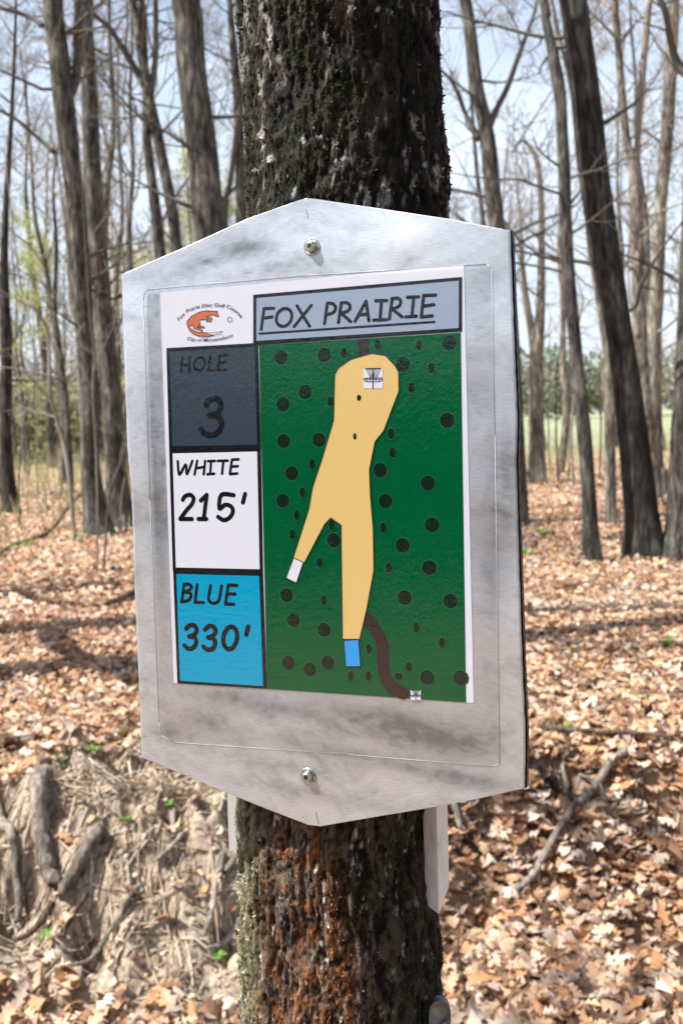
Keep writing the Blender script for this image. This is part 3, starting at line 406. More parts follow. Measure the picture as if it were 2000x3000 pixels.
# ---------------------------------------------------------------- sprouts
def sprout_mesh(name, seed, h, violet=False):
    r = random.Random(seed); V = []; F = []; Cc = []
    for i in range(r.randint(7, 11)):
        a = r.uniform(0, 2*PI); L = h*r.uniform(.5, 1); b0 = len(V); up = r.uniform(.25, .9)
        cx, cy = math.cos(a), math.sin(a); s = L*.38
        pts = [(0, 0), (.55, .5), (.8, .42), (1, 0), (.8, -.42), (.55, -.5)]
        for u, w in pts:
            q = u*L; V.append((cx*q-cy*w*s*1.4, cy*q+cx*w*s*1.4, q*up*(1-.4*u)+abs(w)*s*.35+.01)); g = r.uniform(.85, 1.1)
            Cc.append((.16*g, .36*g, .06*g))
        F.append(tuple(range(b0, b0+6)))
    if violet:
        for i in range(5):
            a = i*2*PI/5; b0 = len(V)
            for u, w in ((0, 0), (.6, .35), (1, 0), (.6, -.35)):
                V.append(((math.cos(a)*u-math.sin(a)*w)*.018, (math.sin(a)*u+math.cos(a)*w)*.018-.01, h*.9+u*.006)); Cc.append((.16, .08, .45))
            F.append((b0, b0+1, b0+2, b0+3))
    o = make(name, V, F, M_green, cols=np.array(Cc)); return o
SPL = ['round bright green sprout on the leaves right of the sign', 'green sprout near the right edge above a brighter round one',
 'low wide green sprout in the leaves at right', 'pale green sprout beside the lower right edge of the sign', 'small green tuft beside the right edge of the sign',
 'green tuft far among the leaves between the sign and the thin tree', 'green sprout at the foot of the thin bare stem right of the trunk', 'pale green sprout in the bottom right leaves',
 'tiny dark green sprout in the hollow of the soil bank', 'green sprout under the sign on the bare soil', 'green tuft on the upper left of the bank', 'green tuft on the bank edge beside the sign',
 'yellow green tuft in the leaves at the left edge', 'green sprout touching the left side of the sign tree', 'pale sprout at the foot of the bank at left', 'small sprout on the bank right of the violet',
 'green patch far left beside the fallen limb', 'green tuft at the foot of the double trunk', 'violet with small purple flower at the left edge of the bank', 'farthest green tuft at the left edge']
protos = {}
for i, (x, y) in enumerate(DATA['sprouts']):
    vio = 'purple' in SPL[i]; key = ('v' if vio else i % 3)
    if key not in protos: protos[key] = sprout_mesh('violet' if vio else 'green_sprout', 40+i, .05, vio); o = protos[key]
    else: o = protos[key].copy(); C.objects.link(o)
    s = 1.1 if y < 8 else 2.6; s *= RND.uniform(.85, 1.2)
    if y < 4.3: s *= .6
    o.scale = (s, s, s); o.location = (x, y, tz(x, y)+.025); o.rotation_euler = (0, 0, RND.uniform(0, 6))
    tag(o, SPL[i], 'violet' if vio else 'sprout', None if vio else 'green sprouts in the dry leaves')

# ---------------------------------------------------------------- trees
def grow(mb, p, d, L, r, lvl, rnd, tips=None):
    """one limb with its side twigs"""
    n = (9, 6, 4, 3)[min(lvl, 3)]; P = [Vector(p)]; d = Vector(d).normalized(); R = [r]; dirs = [d.copy()]
    for i in range(n):
        d = (d + Vector((rnd.gauss(0, .17), rnd.gauss(0, .17), rnd.gauss(.05, .12)))).normalized()
        P.append(P[-1]+d*(L/n)); R.append(max(r*(1-.82*(i+1)/n), .003)); dirs.append(d.copy())
    mb.tube(P, R, (7, 5, 4, 3)[min(lvl, 3)], cap=False)
    if tips is not None and lvl >= 2: tips.append(P[-1]); tips.append(P[len(P)//2])
    if lvl < 3:
        for k in range((6, 5, 4)[lvl]):
            j = rnd.uniform(.22, 1)*n; i = min(int(j), n-1); q = P[i].lerp(P[i+1], j-i)
            ax = dirs[i].orthogonal(); ax.rotate(Matrix.Rotation(rnd.uniform(0, 2*PI), 3, dirs[i]))
            nd = (dirs[i]*rnd.uniform(.5, 1.1)+ax*rnd.uniform(.5, 1.0)+Vector((0, 0, .12)))
            grow(mb, q, nd, L*rnd.uniform(.36, .62)*(1-.35*j/n), R[i]*rnd.uniform(.4, .62), lvl+1, rnd, tips)
def crown(mb, path, rad, rnd, z0, n, reach, tips=None, lmax=0):
    tot = [i for i in range(len(path)) if path[i][2] > z0]
    for k in range(n):
        i = tot[int(rnd.random()**.8*len(tot))] if tot else len(path)-1
        p = Vector(path[i]); a = rnd.uniform(0, 2*PI); up = rnd.uniform(.25, 1.1)
        L = reach*rnd.uniform(.5, 1.1)*(1.1-.5*i/len(path))
        grow(mb, p, (math.cos(a), math.sin(a), up), L, min(rad[i]*.5, L*.02+.006), lmax, rnd, tips)
def bark_tube(name, path, rad, material, parent, sides, seed, rough=.05, flare=True):
    """a trunk with an uneven, ridged surface"""
    P = catmull(path, 8); m = len(P); n = sides
    R = np.interp(np.linspace(0, len(rad)-1, m), range(len(rad)), rad)
    A = np.linspace(0, 2*PI, n, endpoint=False)
    PP = np.array(P); ca, sa = np.cos(A), np.sin(A)
    s = np.arange(m)
    zc = PP[:, 2][:, None]+0*A[None]
    rr = R[:, None]*(1+rough*2.4*(fbm(ca[None]*3.2+seed+0*zc, sa[None]*3.2+0*zc, zc*1.4, 7)-.5)+rough*1.2*(fbm(ca[None]*9+seed+0*zc, sa[None]*9+0*zc, zc*5, 17)-.5))
    if flare:
        fz = np.exp(-(zc-zc[0, 0])/.22); rr = rr*(1+.22*fz*(np.cos(A*4+seed)[None]+.3))
    V = np.stack([PP[:, 0][:, None]+rr*ca, PP[:, 1][:, None]+rr*sa, zc], 2).reshape(-1, 3)
    i, j = np.meshgrid(np.arange(m-1), np.arange(n), indexing='ij')
    F = np.stack([i*n+j, i*n+(j+1) % n, (i+1)*n+(j+1) % n, (i+1)*n+j], 2).reshape(-1, 4)
    return make(name, V, F, material, parent, smooth=True), [tuple(p) for p in P], list(R)
def feature(key, label, material, extra=(), seed=1, n_low=8, n_top=9, reach=2.2, top=6., zlow=2.2, name='bare_tree', lean=(0, 0), cat='tree', buds=None, group='tall bare trees around the sign'):
    rnd = random.Random(seed); Yd, P = DATA['trees'][key]
    base = P[0]; g = tz(base[0], Yd)
    e = empty(name, (base[0], Yd, g)); tag(e, label, cat, group)
    def loc(x, z, y=0): return (x-base[0], y, z-g)
    path = [loc(x, z) for x, z, r in P]; rad = [p[2] for p in P]
    path = [(path[0][0], 0, -.15)]+path; rad = [rad[0]*1.1]+rad
    if path[1][2] < .03: path.pop(1); rad.pop(1)
    # trunk goes on above the picture
    dx = (path[-1][0]-path[-2][0])/(path[-1][2]-path[-2][2]+1e-6); x, y, z = path[-1]; r = rad[-1]
    for k in range(4):
        x += dx*top/4+rnd.gauss(0, .12); z += top/4; y += rnd.gauss(0, .15); r *= .68; path.append((x, y, z)); rad.append(r)
    tr, TP, TR = bark_tube('trunk', path, rad, material, e, 20, seed*1.7)
    mb = MB(); tips = [] if buds else None
    for ek in extra:
        Y2, Q = DATA['trees'][ek]
        q = catmull([loc(x, z, Y2-Yd+.12*math.sin(i*1.3)*(i > 0)) for i, (x, z, r_) in enumerate(Q)], 5)
        rr = np.interp(np.linspace(0, len(Q)-1, len(q)), range(len(Q)), [r_ for _, _, r_ in Q])
        mb.tube(q, [v*rnd.uniform(.93, 1.07) for v in rr], 9)
        # the limb goes on and divides
        d = Vector(q[-1])-Vector(q[-3])
        grow(mb, q[-1], d, 1.8, rr[-1]*.95, 1, rnd, tips)
        for k in range(4):
            i = rnd.randrange(len(q)//4, len(q)-1); dd = Vector((rnd.gauss(0, .7), rnd.gauss(0, .7), rnd.uniform(.2, .9)))
            grow(mb, q[i], dd, rnd.uniform(.5, 1.3), rr[i]*.4, 2, rnd, tips)
    zl = [p for p in range(len(TP)) if zlow < TP[p][2] < 8]
    for k in range(n_low):
        i = rnd.choice(zl); a = rnd.uniform(0, 2*PI)
        grow(mb, TP[i], (math.cos(a), math.sin(a), rnd.uniform(-.1, .7)), rnd.uniform(.7, 1.9), min(.028, TR[i]*.25), 1, rnd, tips)
    crown(mb, TP, TR, rnd, 7.2, n_top, reach, tips)
    mb.build('branches', M_twigd if material is not M_bark2 else M_twig, e, smooth=True)
    if buds: bud_mesh(tips, e, rnd, buds)
    return e
def bud_mesh(tips, parent, rnd, col, per=6, size=.05):
    V = []; F = []; Cc = []
    for tp in tips:
        for k in range(per):
            c0 = tp+Vector((rnd.gauss(0, .12), rnd.gauss(0, .12), rnd.gauss(0, .12))); u = Vector((rnd.gauss(0, 1), rnd.gauss(0, 1), rnd.gauss(0, 1))).normalized()
            w = u.orthogonal().normalized(); s = size*rnd.uniform(.4, 1.1); b0 = len(V); g = rnd.uniform(.7, 1.2)
            for q in (u*s, w*s*.5, -u*s, -w*s*.5): V.append(tuple(c0+q)); Cc.append(tuple(g*v for v in col))
            F.append((b0, b0+1, b0+2, b0+3))
    return make('young_leaves', V, F, M_green, parent, cols=np.array(Cc))

feature('A', 'left trunk of the tall pair at left, forking above head height', M_bark, ('Afork', 'Abranch', 'Abranch2'), 1, name='forked_tree')
feature('B', 'right trunk of the tall pair at left, straight and dark on its right', M_bark, (), 2)
feature('C', 'slim tree between the tall pair and the thick grey trunk, splitting high into limbs', M_bark, ('Cl', 'Cr', 'Cm'), 3, name='forked_tree')
feature('C2', 'thin trunk close beside the slim forked tree at upper left', M_bark, (), 4)
feature('D', 'thick leaning grey trunk rising behind the top left edge of the sign', M_bark, (), 5)
feature('E', 'thin tree just left of the mossy sign tree', M_bark, ('E2',), 6)
feature('F', 'dark trunk at the far left edge of the picture', M_bark3, (), 7)
feature('G', 'distant slim tree left of the tall pair, standing at the clearing edge', M_bark, (), 8, reach=3)
feature('I', 'thin leaning tree seen between the distant slim tree and the tall pair', M_bark, (), 9)
feature('R1', 'tree right behind the sign with a long dark limb rising to the right', M_bark, ('R1r', 'R1l'), 10, name='forked_tree')
feature('R2', 'pale crooked tree standing beyond the right edge of the sign', M_bark2, ('R2b',), 11, name='pale_tree')
feature('R3', 'slender dark brown tree right of the sign, leaning left', M_bark, (), 12)
feature('R4', 'thickest leaning tree at right, its shaded side nearly black', M_bark3, (), 13, name='leaning_tree')
feature('R4b', 'pale stem half hidden behind the thickest tree at right', M_bark2, (), 14)
feature('R5', 'pale tree splitting into two upright stems behind the thickest tree', M_bark2, ('R5r',), 15, name='forked_tree')
feature('R6', 'pale trunk between the thickest tree and the right edge', M_bark2, (), 16, name='pale_tree')
feature('R7', 'broad trunk cut by the right edge, its foot touching the thickest tree', M_bark, ('R7l',), 17)

# small curved sapling and thin stems
def stem_obj(Yd, P, seed, label, name='sapling', pale=False, top=1.6, twigs=5):
    rnd = random.Random(seed); g = tz(P[0][0], Yd); mb = MB()
    path = [(x-P[0][0], .06*math.sin(i*2.1+seed)*(i > 0), z-g) for i, (x, z, r) in enumerate(P)]; path[0] = (0, 0, -.08)
    rad = [p[2] for p in P]
    x, y, z = path[-1]; x1, y1, z1 = path[-2]
    path.append((x+(x-x1)*.6, y, z+top)); rad.append(rad[-1]*.4)
    q = catmull(path, 5); rr = np.interp(np.linspace(0, len(rad)-1, len(q)), range(len(rad)), rad)
    mb.tube(q, list(rr), 8)
    for k in range(twigs):
        i = rnd.randrange(len(q)//3, len(q)-1); a = rnd.uniform(0, 2*PI)
        grow(mb, q[i], (math.cos(a), math.sin(a), rnd.uniform(.3, 1)), rnd.uniform(.4, 1.1), rr[i]*.5, 2, rnd)
    o = mb.build(name, M_twig if pale else M_twigd, smooth=True); o.location = (P[0][0], Yd, g)
    return tag(o, label, 'sapling', 'thin saplings between the trees')
Yd, P = DATA['trees']['H']; stem_obj(Yd, P, 3, 'pale curved sapling left of the double trunk', pale=True)
SPL2 = ['thin upright sapling in front of the double trunk', 'thin bent sapling right of the double trunk foot', 'upright stem right of the dark trunk at the far left', 'short crooked stem beside the dark trunk at the far left',
 'straight thin stem behind the pale curved sapling', 'thin stem right of the pale crooked tree', 'second thin stem from the pale crooked tree', 'thin stem right of the slender dark brown tree', 'farthest thin stem, before the green field',
 'thin stem close to the right side of the pale crooked tree', 'stem touching the left side of the slender dark brown tree', 'thin stem between the slender tree and the thickest tree', 'thin stem half hidden by the left edge of the sign', 'straight stem just left of the sign edge']
for i, (Yd, P) in enumerate(DATA['saplings']): stem_obj(Yd, P, 20+i, SPL2[i], pale=(i % 2 == 0))

# filler trees of the wood
def wood_tree(seed, H, r0, buds=None, mat_=None, name='woodland_tree', nb=16):
    rnd = random.Random(seed); e = empty(name); path = [(0, 0, -.2)]; rad = [r0*1.25]; x = y = 0; n = 8
    lx, ly = rnd.gauss(0, .05), rnd.gauss(0, .05)
    for i in range(1, n+1):
        x += lx*H/n+rnd.gauss(0, .09); y += ly*H/n+rnd.gauss(0, .09); path.append((x, y, H*i/n)); rad.append(max(r0*(1-.85*i/n), .02))
    _, TP, TR = bark_tube('trunk', path, rad, mat_ or M_bark, e, 12, seed)
    mb = MB(); tips = []
    crown(mb, TP, TR, rnd, 2.2, nb, H*.26, tips)
    mb.build('branches', M_twig, e)
    if buds: bud_mesh(tips, e, rnd, buds, 1, .055)
    return e
def copy_tree(o, parent=None):
    c_ = o.copy(); C.objects.link(c_); c_.parent = parent
    for ch in list(o.children): copy_tree(ch, c_)
    return c_
G1 = (.52, .57, .25); G2 = (.58, .57, .30)
WT = [wood_tree(101, 11, .11), wood_tree(102, 13, .15, mat_=M_bark2), wood_tree(103, 9, .08), wood_tree(104, 14, .18), wood_tree(105, 10, .09, mat_=M_bark2), wood_tree(106, 8, .07, G1, nb=15), wood_tree(107, 7, .06, G2, nb=14)]
usedt = set()
def put(k, x, y, s, rz, label, group):
    o = WT[k] if k not in usedt else copy_tree(WT[k]); usedt.add(k)
    o.location = (x, y, tz(x, y)); o.scale = (s, s, s); o.rotation_euler = (0, 0, rz)
    tag(o, label, 'tree', group)
cnt = 0
rw = random.Random(77)
for i in range(68):
    left = i < 56
    y = 17+ (44 if left else 22)*rw.random()**.85
    x = rw.uniform(-.40, -.02)*y if left else rw.uniform(.03, .40)*y
    if not left and i > 64: y = rw.uniform(40, 44); x = rw.uniform(.1, .4)*y
    k = (5 if i % 2 else 6) if i in (3, 11, 17, 22, 31, 36, 47) else rw.choice([0, 1, 2, 4, 0, 2, 4] if left else [0, 1, 2, 4, 1])
    put(k, x, y, rw.uniform(.8, 1.25), rw.uniform(0, 6.28),
        ('yellow-green budding tree in the hazy wood' if k > 4 else 'bare tree among the many in the hazy wood')+(' left of the sign' if left else ' right of the sign'),
        'trees of the wood '+('left of the sign' if left else 'right of the sign'))
for x, y, k, s in ((-4.2, 6.15, 3, 1.35), (-5.0, 7.4, 3, 1.5), (-6.2, 8.6, 3, 1.2), (-5.0, 1.9, 1, 1.0)):
    put(k, x, y, s, rw.uniform(0, 6.28), 'tree standing outside the left edge, throwing shadow on the leaves', 'trees outside the left edge')
for i in range(24):
    a = rw.uniform(math.radians(212), math.radians(330)); d = rw.uniform(9, 26)
    put(rw.choice([0, 1, 3, 4]), d*math.cos(a), d*math.sin(a), rw.uniform(.9, 1.3), rw.uniform(0, 6.28), 'bare tree of the wood behind the viewer', 'trees behind the viewer')

# far mass of trees beyond the field, brush, and a thicket added for the film's reflection
def mass(name, label, spots, cols, size, n, seed):
    """spots: (x, y, radius, height)"""
    g = np.random.default_rng(seed); VV = []; CC = []
    for (x, y, r, h) in spots:
        m = int(n*g.uniform(.8, 1.2)); u = g.normal(0, 1, (m, 3)); u /= np.linalg.norm(u, axis=1)[:, None]; q = g.uniform(.35, 1, m)**.5
        lump = .8+.4*vn(u[:, 0]*2+x, u[:, 1]*2, u[:, 2]*2, 5)
        c0 = np.stack([x+u[:, 0]*r*q*lump, y+u[:, 1]*r*q*lump, h*.5+u[:, 2]*h*.5*q*lump], 1)
        a = g.normal(0, 1, (m, 3)); a /= np.linalg.norm(a, axis=1)[:, None]; b_ = np.cross(a, g.normal(0, 1, (m, 3))); b_ /= np.linalg.norm(b_, axis=1)[:, None]
        s = (size*g.uniform(.5, 1.2, m))[:, None]
        VV.append(np.stack([c0+a*s, c0+b_*s*.6, c0-a*s, c0-b_*s*.6], 1).reshape(-1, 3))
        base = np.array(cols[int(g.integers(len(cols)))]); cc_ = base*g.uniform(.7, 1.25, (m, 1)); CC.append(np.repeat(cc_, 4, 0))
    V = np.concatenate(VV); F = np.arange(len(V)).reshape(-1, 4)
    return tag(make(name, V, F, M_green, cols=np.concatenate(CC)), label, 'trees' if 'wood' in name else 'thicket', kind='stuff')
g = random.Random(9); spots = []
for i in range(130):
    x = -110+i*2.0+g.uniform(-2, 2); y = 190+g.uniform(-14, 14); h = g.uniform(8, 13.5)*(1.15 if x > 20 else .9); spots.append((x, y, h*.5, h))
mass('distant_woods', 'far line of green and brown trees beyond the field', spots, [(.20, .25, .14), (.26, .30, .18), (.32, .29, .22), (.18, .22, .13), (.36, .33, .26)], .5, 800, 4)  # colours paled to paint in the haze of distance
spots = []
for i in range(70):
    y = g.uniform(46, 75); x = g.uniform(-.42, -.0)*y; spots.append((x, y, g.uniform(1.5, 3), g.uniform(2.5, 6)))
mass('brushwood', 'hazy grey-brown and pale green brush deep in the wood at left', spots, [(.30, .26, .18), (.26, .27, .13), (.34, .29, .22)], .16, 700, 6)
spots = []
for i in range(80):
    a = math.radians(205+150*i/79); d = g.uniform(13.5, 17); spots.append((d*math.cos(a), d*math.sin(a), g.uniform(1.1, 1.6), g.uniform(3.0, 3.9)))
mass('reflection_thicket', 'unseen dark thicket added behind the viewer for the film reflection', spots, [(.012, .015, .008), (.017, .014, .010)], .17, 1300, 8)  # unseen, added near-black to darken what the film mirrors

# low weeds and dead stalks between 15 and 44 m
mb = MB()
for i in range(5200):
    y = 12+30*g.random()**.9; x = g.uniform(-.44, .44)*y
    if x > 0 and (y < 20 or g.random() < .5): continue
    if y < 17 and g.random() < .55: continue
    z = tzq(x, y); h = g.uniform(.15, .8)*(1.3 if y > 24 else .8)*(1.9 if g.random() < .1 else 1); r = g.uniform(.004, .012); dx, dy = g.gauss(0, .16)*h, g.gauss(0, .16)*h
    mb.tube([(x, y, z), (x+dx*.4, y+dy*.4, z+h*.6), (x+dx, y+dy, z+h)], [r, r*.8, r*.4], 3, cap=False, col=g.choice([(.34, .27, .18), (.28, .22, .15), (.22, .27, .09), (.38, .32, .2)]))
tag(mb.build('undergrowth', M_tl, cols=True), 'dead stalks and low weeds between the trees before the field', 'undergrowth', kind='stuff')

# ---------------------------------------------------------------- the mossy tree that carries the sign
NT = DATA['near'][::-1]
z0, z1 = NT[0][2], NT[-1][2]; ax = NT[0][0]; gz = tz(-.013, .742)
e = empty('mossy_tree', (0, 0, 0)); tag(e, 'dark mossy tree trunk in front that carries the sign', 'tree')
rows = np.concatenate([np.linspace(gz-.1, 1.06, 130), np.arange(1.062, 1.30, .0013), np.arange(1.302, 1.74, .003), np.arange(1.742, 1.94, .0013), np.linspace(1.95, 2.6, 60), np.linspace(2.7, 9, 60)])
zk = [n[2] for n in NT]
cxr = np.interp(rows, [gz-.1]+zk+[3, 6, 9], [-.03]+[n[0] for n in NT]+[.03, .12, .35])
cyr = np.interp(rows, [gz-.1, 1.1, 1.9, 4, 9], [.742, .742, .742, .80, 1.0])
rr_ = np.interp(rows, [gz-.1, gz+.12, .8]+zk+[2.6, 9], [.15, .105, .082]+[n[3] for n in NT]+[.07, .03])
NA = 620
A = np.linspace(0, 2*PI, NA, endpoint=False)
Rg, Ag = np.meshgrid(rr_, A, indexing='ij'); Zg = np.repeat(rows[:, None], NA, 1)
bx_, by_ = np.cos(Ag)*.074, np.sin(Ag)*.074
up = sst(1.5, 1.75, Zg)
n_warp = (fbm(bx_/.03, by_/.03, Zg/.05, 2)-.5)
n1 = fbm(bx_/.010+n_warp*1.5, by_/.010+n_warp*1.5, Zg/(.040-.016*up), 11)
ridge = 1-np.abs(2*n1-1)
n2 = fbm(bx_/.0042, by_/.0042, Zg/.011, 23); n3 = fbm(bx_/.0018, by_/.0018, Zg/.0030, 29, 2)
n4 = fbm(bx_/.006, by_/.006, Zg/.012, 37); n5 = fbm(bx_/.022, by_/.022, Zg/.035, 43)
disp = (.0085-.0025*up)*(ridge-.72)+.0046*(n2-.5)+.0022*(n3-.5)+.004*(n5-.5)
Rd = Rg+disp
V = np.stack([cxr[:, None]+np.cos(Ag)*Rd, cyr[:, None]+np.sin(Ag)*Rd, Zg], 2).reshape(-1, 3)
i, j = np.meshgrid(np.arange(len(rows)-1), np.arange(NA), indexing='ij')
F = np.stack([i*NA+j, i*NA+(j+1) % NA, (i+1)*NA+(j+1) % NA, (i+1)*NA+j], 2).reshape(-1, 4)
def L3(a, b, t_): return np.array(a)[None, None]*(1-t_[..., None])+np.array(b)[None, None]*t_[..., None]
tt = np.clip((ridge*.55+n2*.4+n3*.45-.74)/.22, 0, 1)
col = L3((.012, .009, .007), (.15, .125, .10), tt**1.3)  # dark furrows, light crests: shade and sun put into the colour
xs_ = np.cos(Ag)            # -1 left .. 1 right
front = np.sin(Ag) < .2
# moss and dark algae
mossm = np.clip((n5-.42)*4+.5*up+.35*(np.abs(xs_) > .78), 0, 1)*np.clip((n4-.3)*3.5, 0, 1)
mc = L3((.010, .014, .004), (.065, .08, .018), np.clip((n3-.35)*2.4, 0, 1))
col = col*(1-.85*mossm[..., None])+mc*.85*mossm[..., None]
# olive crust on the left flank below the sign, its sunlit paleness painted in
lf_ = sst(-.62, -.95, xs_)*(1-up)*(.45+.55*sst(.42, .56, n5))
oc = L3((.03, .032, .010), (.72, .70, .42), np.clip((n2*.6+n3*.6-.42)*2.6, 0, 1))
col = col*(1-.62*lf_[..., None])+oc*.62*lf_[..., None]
# rust coloured algae streak
rm = 1.1*np.exp(-((xs_+.36)/.20)**2)*np.exp(-((Zg-1.285)/.035)**2)+.85*np.exp(-((xs_+.36)/.34)**2)*np.exp(-((Zg-1.19)/.085)**2)+.55*np.exp(-((xs_+.05)/.22)**2)*np.exp(-((Zg-1.20)/.04)**2)+.7*np.exp(-((xs_+.12)/.22)**2)*np.exp(-((Zg-1.09)/.035)**2)+.35*np.exp(-((xs_+.25)/.3)**2)*np.exp(-((Zg-1.13)/.05)**2)
rm = np.clip(rm*2.0, 0, 1)*np.clip((n4*.6+n5*.6-.42)*3.2, 0, 1)
rc = L3((.035, .014, .006), (.54, .20, .06), np.clip((n2*.5+n3*.7-.4)*2.2, 0, 1))
col = col*(1-.9*rm[..., None])+rc*.9*rm[..., None]
# lichen flecks and bare grey scales
fl = np.clip((fbm(bx_/.004, by_/.004, Zg/.013, 97)-.70)*14, 0, 1)*(1-.5*up)*np.clip((n3-.34)*6, 0, 1)
col = col*(1-fl[..., None])+np.array((.60, .60, .58))*fl[..., None]
# right flank's shade put into the colour; upper trunk darkened too
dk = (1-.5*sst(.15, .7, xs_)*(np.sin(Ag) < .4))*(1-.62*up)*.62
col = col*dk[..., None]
fu = np.clip((fbm(bx_/.011, by_/.011, Zg/.026, 59)-.57)*9, 0, 1)*np.clip((n2-.42)*7, 0, 1)*np.clip((n3-.3)*4, 0, 1)*(up*.9+.1)
col = col*(1-.85*fu[..., None])+np.array((.33, .315, .29))*.85*fu[..., None]
lg = np.clip((fbm(bx_/.006, by_/.006, Zg/.008, 159)-.725)*12, 0, 1)*np.clip((n3-.4)*6, 0, 1)
col = col*(1-lg[..., None])+np.array((.30, .36, .33))*lg[..., None]
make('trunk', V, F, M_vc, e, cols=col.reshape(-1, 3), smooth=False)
# moss tufts and bark flakes standing off the surface
g2 = np.random.default_rng(8); m = 52000
ri = g2.choice(np.where(((rows > 1.06) & (rows < 1.31)) | ((rows > 1.73) & (rows < 1.94)))[0], m); ai = g2.integers(0, NA, m)
keep = (mossm[ri, ai] > g2.uniform(.1, .9, m)) | (g2.uniform(0, 1, m) < .22); ri, ai = ri[keep], ai[keep]; m = len(ri)
P0 = V.reshape(len(rows), NA, 3)[ri, ai]; nrm = np.stack([np.cos(A[ai]), np.sin(A[ai]), 0*A[ai]], 1)
tan = np.stack([-np.sin(A[ai]), np.cos(A[ai]), 0*A[ai]], 1); upv = np.array([[0, 0, 1.]])
Lb = g2.uniform(.0008, .0030, m)[:, None]; d = nrm*g2.uniform(.1, .55, (m, 1))+tan*g2.normal(0, .6, (m, 1))+upv*g2.normal(-.1, .8, (m, 1)); d /= np.linalg.norm(d, axis=1)[:, None]
wd = np.cross(d, nrm+g2.normal(0, .3, (m, 3))); wd /= np.linalg.norm(wd, axis=1)[:, None]+1e-9; wd *= Lb*g2.uniform(.15, .4, (m, 1))
Vm = np.stack([P0-wd-nrm*.0005, P0+wd-nrm*.0005, P0+d*Lb+wd*.5, P0+d*Lb*1.0-wd*.5], 1).reshape(-1, 3)
cb = col[ri, ai]*g2.uniform(.7, 1.9, (m, 1))+np.array([[.004, .006, .001]])
mo = make('moss', Vm, np.arange(4*m).reshape(-1, 4), M_moss, e, cols=np.repeat(np.clip(cb, 0, .6), 4, 0)); mo['kind'] = 'stuff'
# limbs and twigs of this tree, above the picture
mb = MB(); rnd = random.Random(4)
TP = [(float(cxr[k]), float(cyr[k]), float(rows[k])) for k in range(len(rows)) if rows[k] > 2.25][::4]; TRr = [float(rr_[k]) for k in range(len(rows)) if rows[k] > 2.25][::4]
for (z, dx, dy, dz, L, r) in ((3.6,.8,.3,.6,2.0,.03),(3.9,.5,-.6,.6,1.8,.025)):
    k = min(range(len(TP)), key=lambda q: abs(TP[q][2]-z)); grow(mb, TP[k], (dx, dy, dz), L, r, 0, rnd)
crown(mb, TP, TRr, rnd, 4.5, 8, 2.0)
mb.build('branches', M_twigd, e, smooth=True)

# ---------------------------------------------------------------- the sign
fr = DATA['frame']; ex, dn_, inn, T0 = [Vector(v) for v in fr]
SX = ex.normalized(); SY = (inn-SX*inn.dot(SX)).normalized(); SZ = SX.cross(SY)
sign = empty('disc_golf_sign'); sign.matrix_world = Matrix(((SX.x, SY.x, SZ.x, T0.x), (SX.y, SY.y, SZ.y, T0.y), (SX.z, SY.z, SZ.z, T0.z), (0, 0, 0, 1)))
tag(sign, 'metal hole sign with green course map screwed to the mossy tree', 'sign')
def mm(p, d=0.): return (p[0]/1000, d/1000, -p[1]/1000)   # d < 0 is nearer the viewer
def flat(mb, poly, d, m=0, col=None):
    V = [mm(p, d) for p in poly]; tri = tessellate_polygon([[Vector((p[0], p[1], 0)) for p in poly]])
    F = []
    for t3 in tri:
        a, b_, c_ = [Vector(V[q]) for q in t3]
        F.append(tuple(t3) if (b_-a).cross(c_-a).y < 0 else tuple(t3)[::-1])
    mb.add(V, F, m, col)
DK = [0.]; SW = 1.33
def stroke(mb, pts, w, d, m=0, n=10):
    """a round ended pen stroke"""
    h = w*SW/2; P = pts; out = []
    for i in range(len(P)-1):
        (x0, y0), (x1, y1) = P[i], P[i+1]; L = math.hypot(x1-x0, y1-y0)
        if L < 1e-6: continue
        DK[0] += .0009; dd = d-(DK[0] % .06)
        a = math.atan2(y1-y0, x1-x0)
        poly = [(x1+h*math.cos(a+t_), y1+h*math.sin(a+t_)) for t_ in np.linspace(-PI/2, PI/2, n)]+[(x0+h*math.cos(a+t_), y0+h*math.sin(a+t_)) for t_ in np.linspace(PI/2, 3*PI/2, n)]
        V = [mm(p, dd) for p in poly]; mb.add(V, [tuple(range(len(V)))], m)
def smoothline(P, n=5): return [tuple(q) for q in catmull([tuple(p) for p in P], n)] if len(P) > 2 else P

M_ink, t, b = mat('black_ink', (.008, .009, .011), .9, spec=0)
def ink(name, col, v=.08):
    m, t, b = mat(name, col, .9, spec=0); n = noise_tex(t, 1600, 2, coords(t))
    t.links.new(mixc(t, 1., (*col,), ramp(t, n, [(.3, (1-v,)*3), (.7, (1+v,)*3)]), 'MULTIPLY'), b.inputs['Base Color']); return m
M_paper = ink('white_paper', (.57, .59, .65), .03)
M_slate = ink('slate_ink', (.028, .042, .058), .15); M_tbox = ink('title_ink', (.235, .30, .39), .06)
M_cyan = ink('cyan_ink', (.0, .255, .43), .05); M_grn = ink('green_ink', (.0, .072, .023), .2); M_sand = ink('sand_ink', (.58, .41, .155), .05)
M_sym = ink('dark_green_ink', (.005, .016, .010), .2); M_symh = ink('green_rim_ink', (.02, .11, .045), .1); M_teeb = ink('tee_blue_ink', (.03, .26, .62), .05); M_brn = ink('brown_ink', (.030, .018, .017), .15)
M_fox = ink('orange_ink', (.44, .125, .04), .3); M_navy = ink('navy_ink', (.03, .035, .06), .1)
INK = [M_ink, M_paper, M_slate, M_tbox, M_cyan, M_grn, M_sand, M_sym, M_symh, M_teeb, M_brn, M_fox, M_navy]

